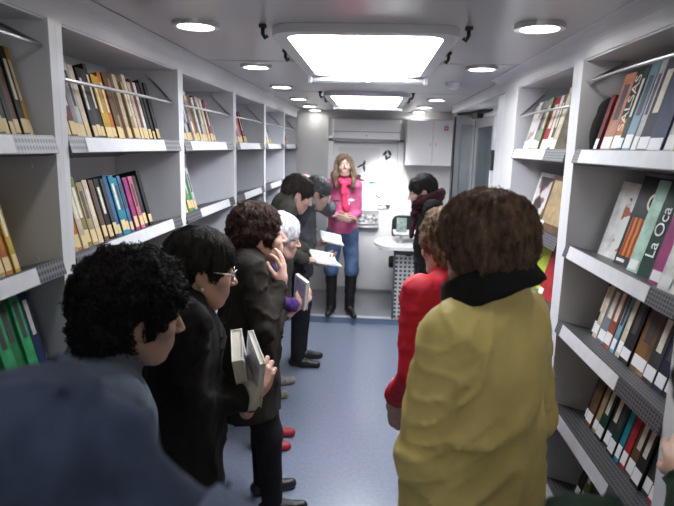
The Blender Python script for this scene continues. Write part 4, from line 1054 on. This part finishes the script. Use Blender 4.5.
def p11():
    b, i = person('large woman in mustard yellow jacket with black collar, seen from behind', (.250, 1.30, 1.532), 133, bend=0, hp=2, hyaw=-6, hs=.87, drop=.05, sdrop=.045, hair='bob', hair_c=((.10, .062, .042), (.26, .165, .115)),
        coat_m=c_yel, coat_len=.79, fat=1.04, sleeve=1.02, folds=yfold, fold_amp=.009, collar='none', collar_m=c_blk, trousers=c_trs, shoes=s_blk, skin_c=(.45, .27, .21), hres=.003, res=.007, shoulder=.118,
        arms={'L': {'e': (.132, 1.17, 1.07), 'w': (.18, 1.40, .96), 'curl': .6}, 'R': {'l': (.19, .2, .90), 'pole': (.35, -1, -.4)}})
p11()
def p1():
    b, i = person('blurred person at the lower left edge reaching out a dark blue sleeve', (-.64, .12, 1.66), 80, hs=1.0, hair='man', coat_m=c_navy, coat_len=.8, fat=1.0, sleeve=1.35, fold_amp=.024, trousers=c_trs, shoes=s_blk, cuffs=c_ltcuff,
        arms={'R': {'e': (-.285, .43, 1.465), 'w': (-.10, .40, 1.37), 'cuff': .80}})
p1()
def p12():
    b, i = person('person at the right edge with one hand on the shelf, dark green sleeve', (.43, .60, 1.46), 78, hs=.98, hair='short', coat_m=c_gcoat, coat_len=.8, trousers=c_trs, shoes=s_blk, skin_c=FL,
        arms={'L': {'l': (-.18, .2, .9)}, 'R': {'e': (.56, .85, .985), 'w': (.652, 1.085, 1.105), 'hw': (.28, 1, .35), 'palm': (.5, -.2, -.8), 'curl': .5}})
p12()

# books in people's hands
def held(label, loc, rot, w, h, t, col, sub=None, cover=None, open_=False, group=None):
    M = Matrix.Translation(loc) @ Euler([R(q) for q in rot], 'XYZ').to_matrix().to_4x4()
    if not open_:
        o = book('book', M @ Matrix.Translation((-w / 2, 0, -h / 2)), t, h, w, col, cover=cover)
        if sub: panel(o, 'cover_picture', .01, w - .01, .015, h - .015, t, sub)
    else:
        o = empty('open_book'); o.matrix_world = M
        for sx in (-1, 1):
            Q = Matrix.Rotation(R(sx * -9), 4, 'Y')
            lo, hi = sorted((0, sx * w))
            MB().box((lo, -h / 2, -.004), (hi, h / 2, 0), M=Q).build('cover', bmat(col), o)
            MB().box((lo + (.0 if sx > 0 else .004), -h / 2 + .004, 0), (hi - (.004 if sx > 0 else 0), h / 2 - .004, t), M=Q).build('page_block', m_tagw, o)
            if sub: MB().box((lo + .02, -h / 2 + .02, t), (hi - .02, h / 2 - .02, t + .0006), M=Q).build('printed_page', sub, o)
    tag(o, label, 'book', group); return o
m_print = mat('grey_print', (.30, .30, .33), .5, var=.0, scale=45, col2=(.62, .62, .66))
held('thick white book held behind a thinner one by the black-jacketed woman', (-.395, 1.70, 1.04), (8, 24, -75), .14, .20, .035, 'white', bmat('charcoal'))
held('thin white book with grey printed cover in front of the thick white one', (-.348, 1.685, 1.04), (4, 26, -62), .145, .205, .018, 'white', m_print)
held('small white book held upright by the white-haired woman', (-.375, 3.11, .925), (5, 14, -50), .12, .18, .022, 'white', bmat('pale grey'))
held('open white book held by the man in the dark olive coat', (-.315, 3.98, .935), (-12, 12, -70), .12, .19, .008, 'white', m_print, open_=True)
held('open cream book held by the woman in the grey jumper', (-.30, 4.38, 1.015), (-14, 10, -80), .12, .18, .010, 'cream', None, open_=True)
#PEOPLE_END

# ------------------------------------------------------------------ camera
cd = bpy.data.cameras.new('camera'); cam = bpy.data.objects.new('camera', cd); COL.objects.link(cam)
SC.camera = cam
cd.sensor_width = 36; cd.lens = 570. / 674 * 36; cd.clip_start = .02
yaw, pitch, roll = .0573, .1852, .0246
Y0 = Vector((-math.sin(yaw), math.cos(yaw), 0)); X0 = Vector((math.cos(yaw), math.sin(yaw), 0)); Z0 = Vector((0, 0, 1))
fw = Y0 * math.cos(pitch) - Z0 * math.sin(pitch); up = Y0 * math.sin(pitch) + Z0 * math.cos(pitch)
rx = X0 * math.cos(roll) + up * math.sin(roll); uy = up * math.cos(roll) - X0 * math.sin(roll)
cam.matrix_world = Matrix(((rx.x, uy.x, -fw.x, 0), (rx.y, uy.y, -fw.y, 0), (rx.z, uy.z, -fw.z, 1.74), (0, 0, 0, 1)))
cd.dof.use_dof = True; cd.dof.focus_distance = 2.3; cd.dof.aperture_fstop = 4.0

# ------------------------------------------------------------------ light
w = bpy.data.worlds.new('world'); SC.world = w; w.use_nodes = True
w.node_tree.nodes['Background'].inputs[0].default_value = (.8, .85, 1, 1); w.node_tree.nodes['Background'].inputs[1].default_value = .6
def area(name, loc, rot, sx, sy, e, col=(1, 1, 1)):
    l = bpy.data.lights.new(name, 'AREA'); l.shape = 'RECTANGLE'; l.size = sx; l.size_y = sy; l.energy = e; l.color = col
    o = bpy.data.objects.new(name, l); COL.objects.link(o); o.location = loc; o.rotation_euler = rot; return o
area('hatch_daylight', (H1[0], H1[1], ZC + .07), (0, 0, 0), .5, 1.1, 9, (.93, .97, 1))
area('hatch_daylight', (H2[0], H2[1], ZC + .07), (0, 0, 0), .5, .9, 12, (.93, .97, 1))
area('doorway_daylight', (1.15, 4.5, 1.2), (0, R(90), 0), 1.6, 1.2, 8, (.93, .97, 1))
area('camera_side_fill', (0, -1.1, 1.55), (R(90), 0, 0), 1.5, .8, 4.5, (.95, .97, 1))  # unseen fill light added behind the camera to brighten the foreground figures
l = bpy.data.lights.new('added_door_spot', 'SPOT'); l.energy = 190; l.spot_size = R(40); l.spot_blend = 1; l.shadow_soft_size = .1; l.color = (1, 1, .98)  # unseen spot lamp added under the ceiling to make the back door's bright patch
o = bpy.data.objects.new('added_door_spot', l); COL.objects.link(o); o.location = (.16, 5.62, 2.10)
o.rotation_euler = (Vector((.14, 6.5, 1.27)) - o.location).to_track_quat('-Z', 'Y').to_euler()
V = SC.view_settings
V.view_transform = 'Standard'; V.look = 'None'; V.exposure = .14; V.gamma = 1; V.use_curve_mapping = False
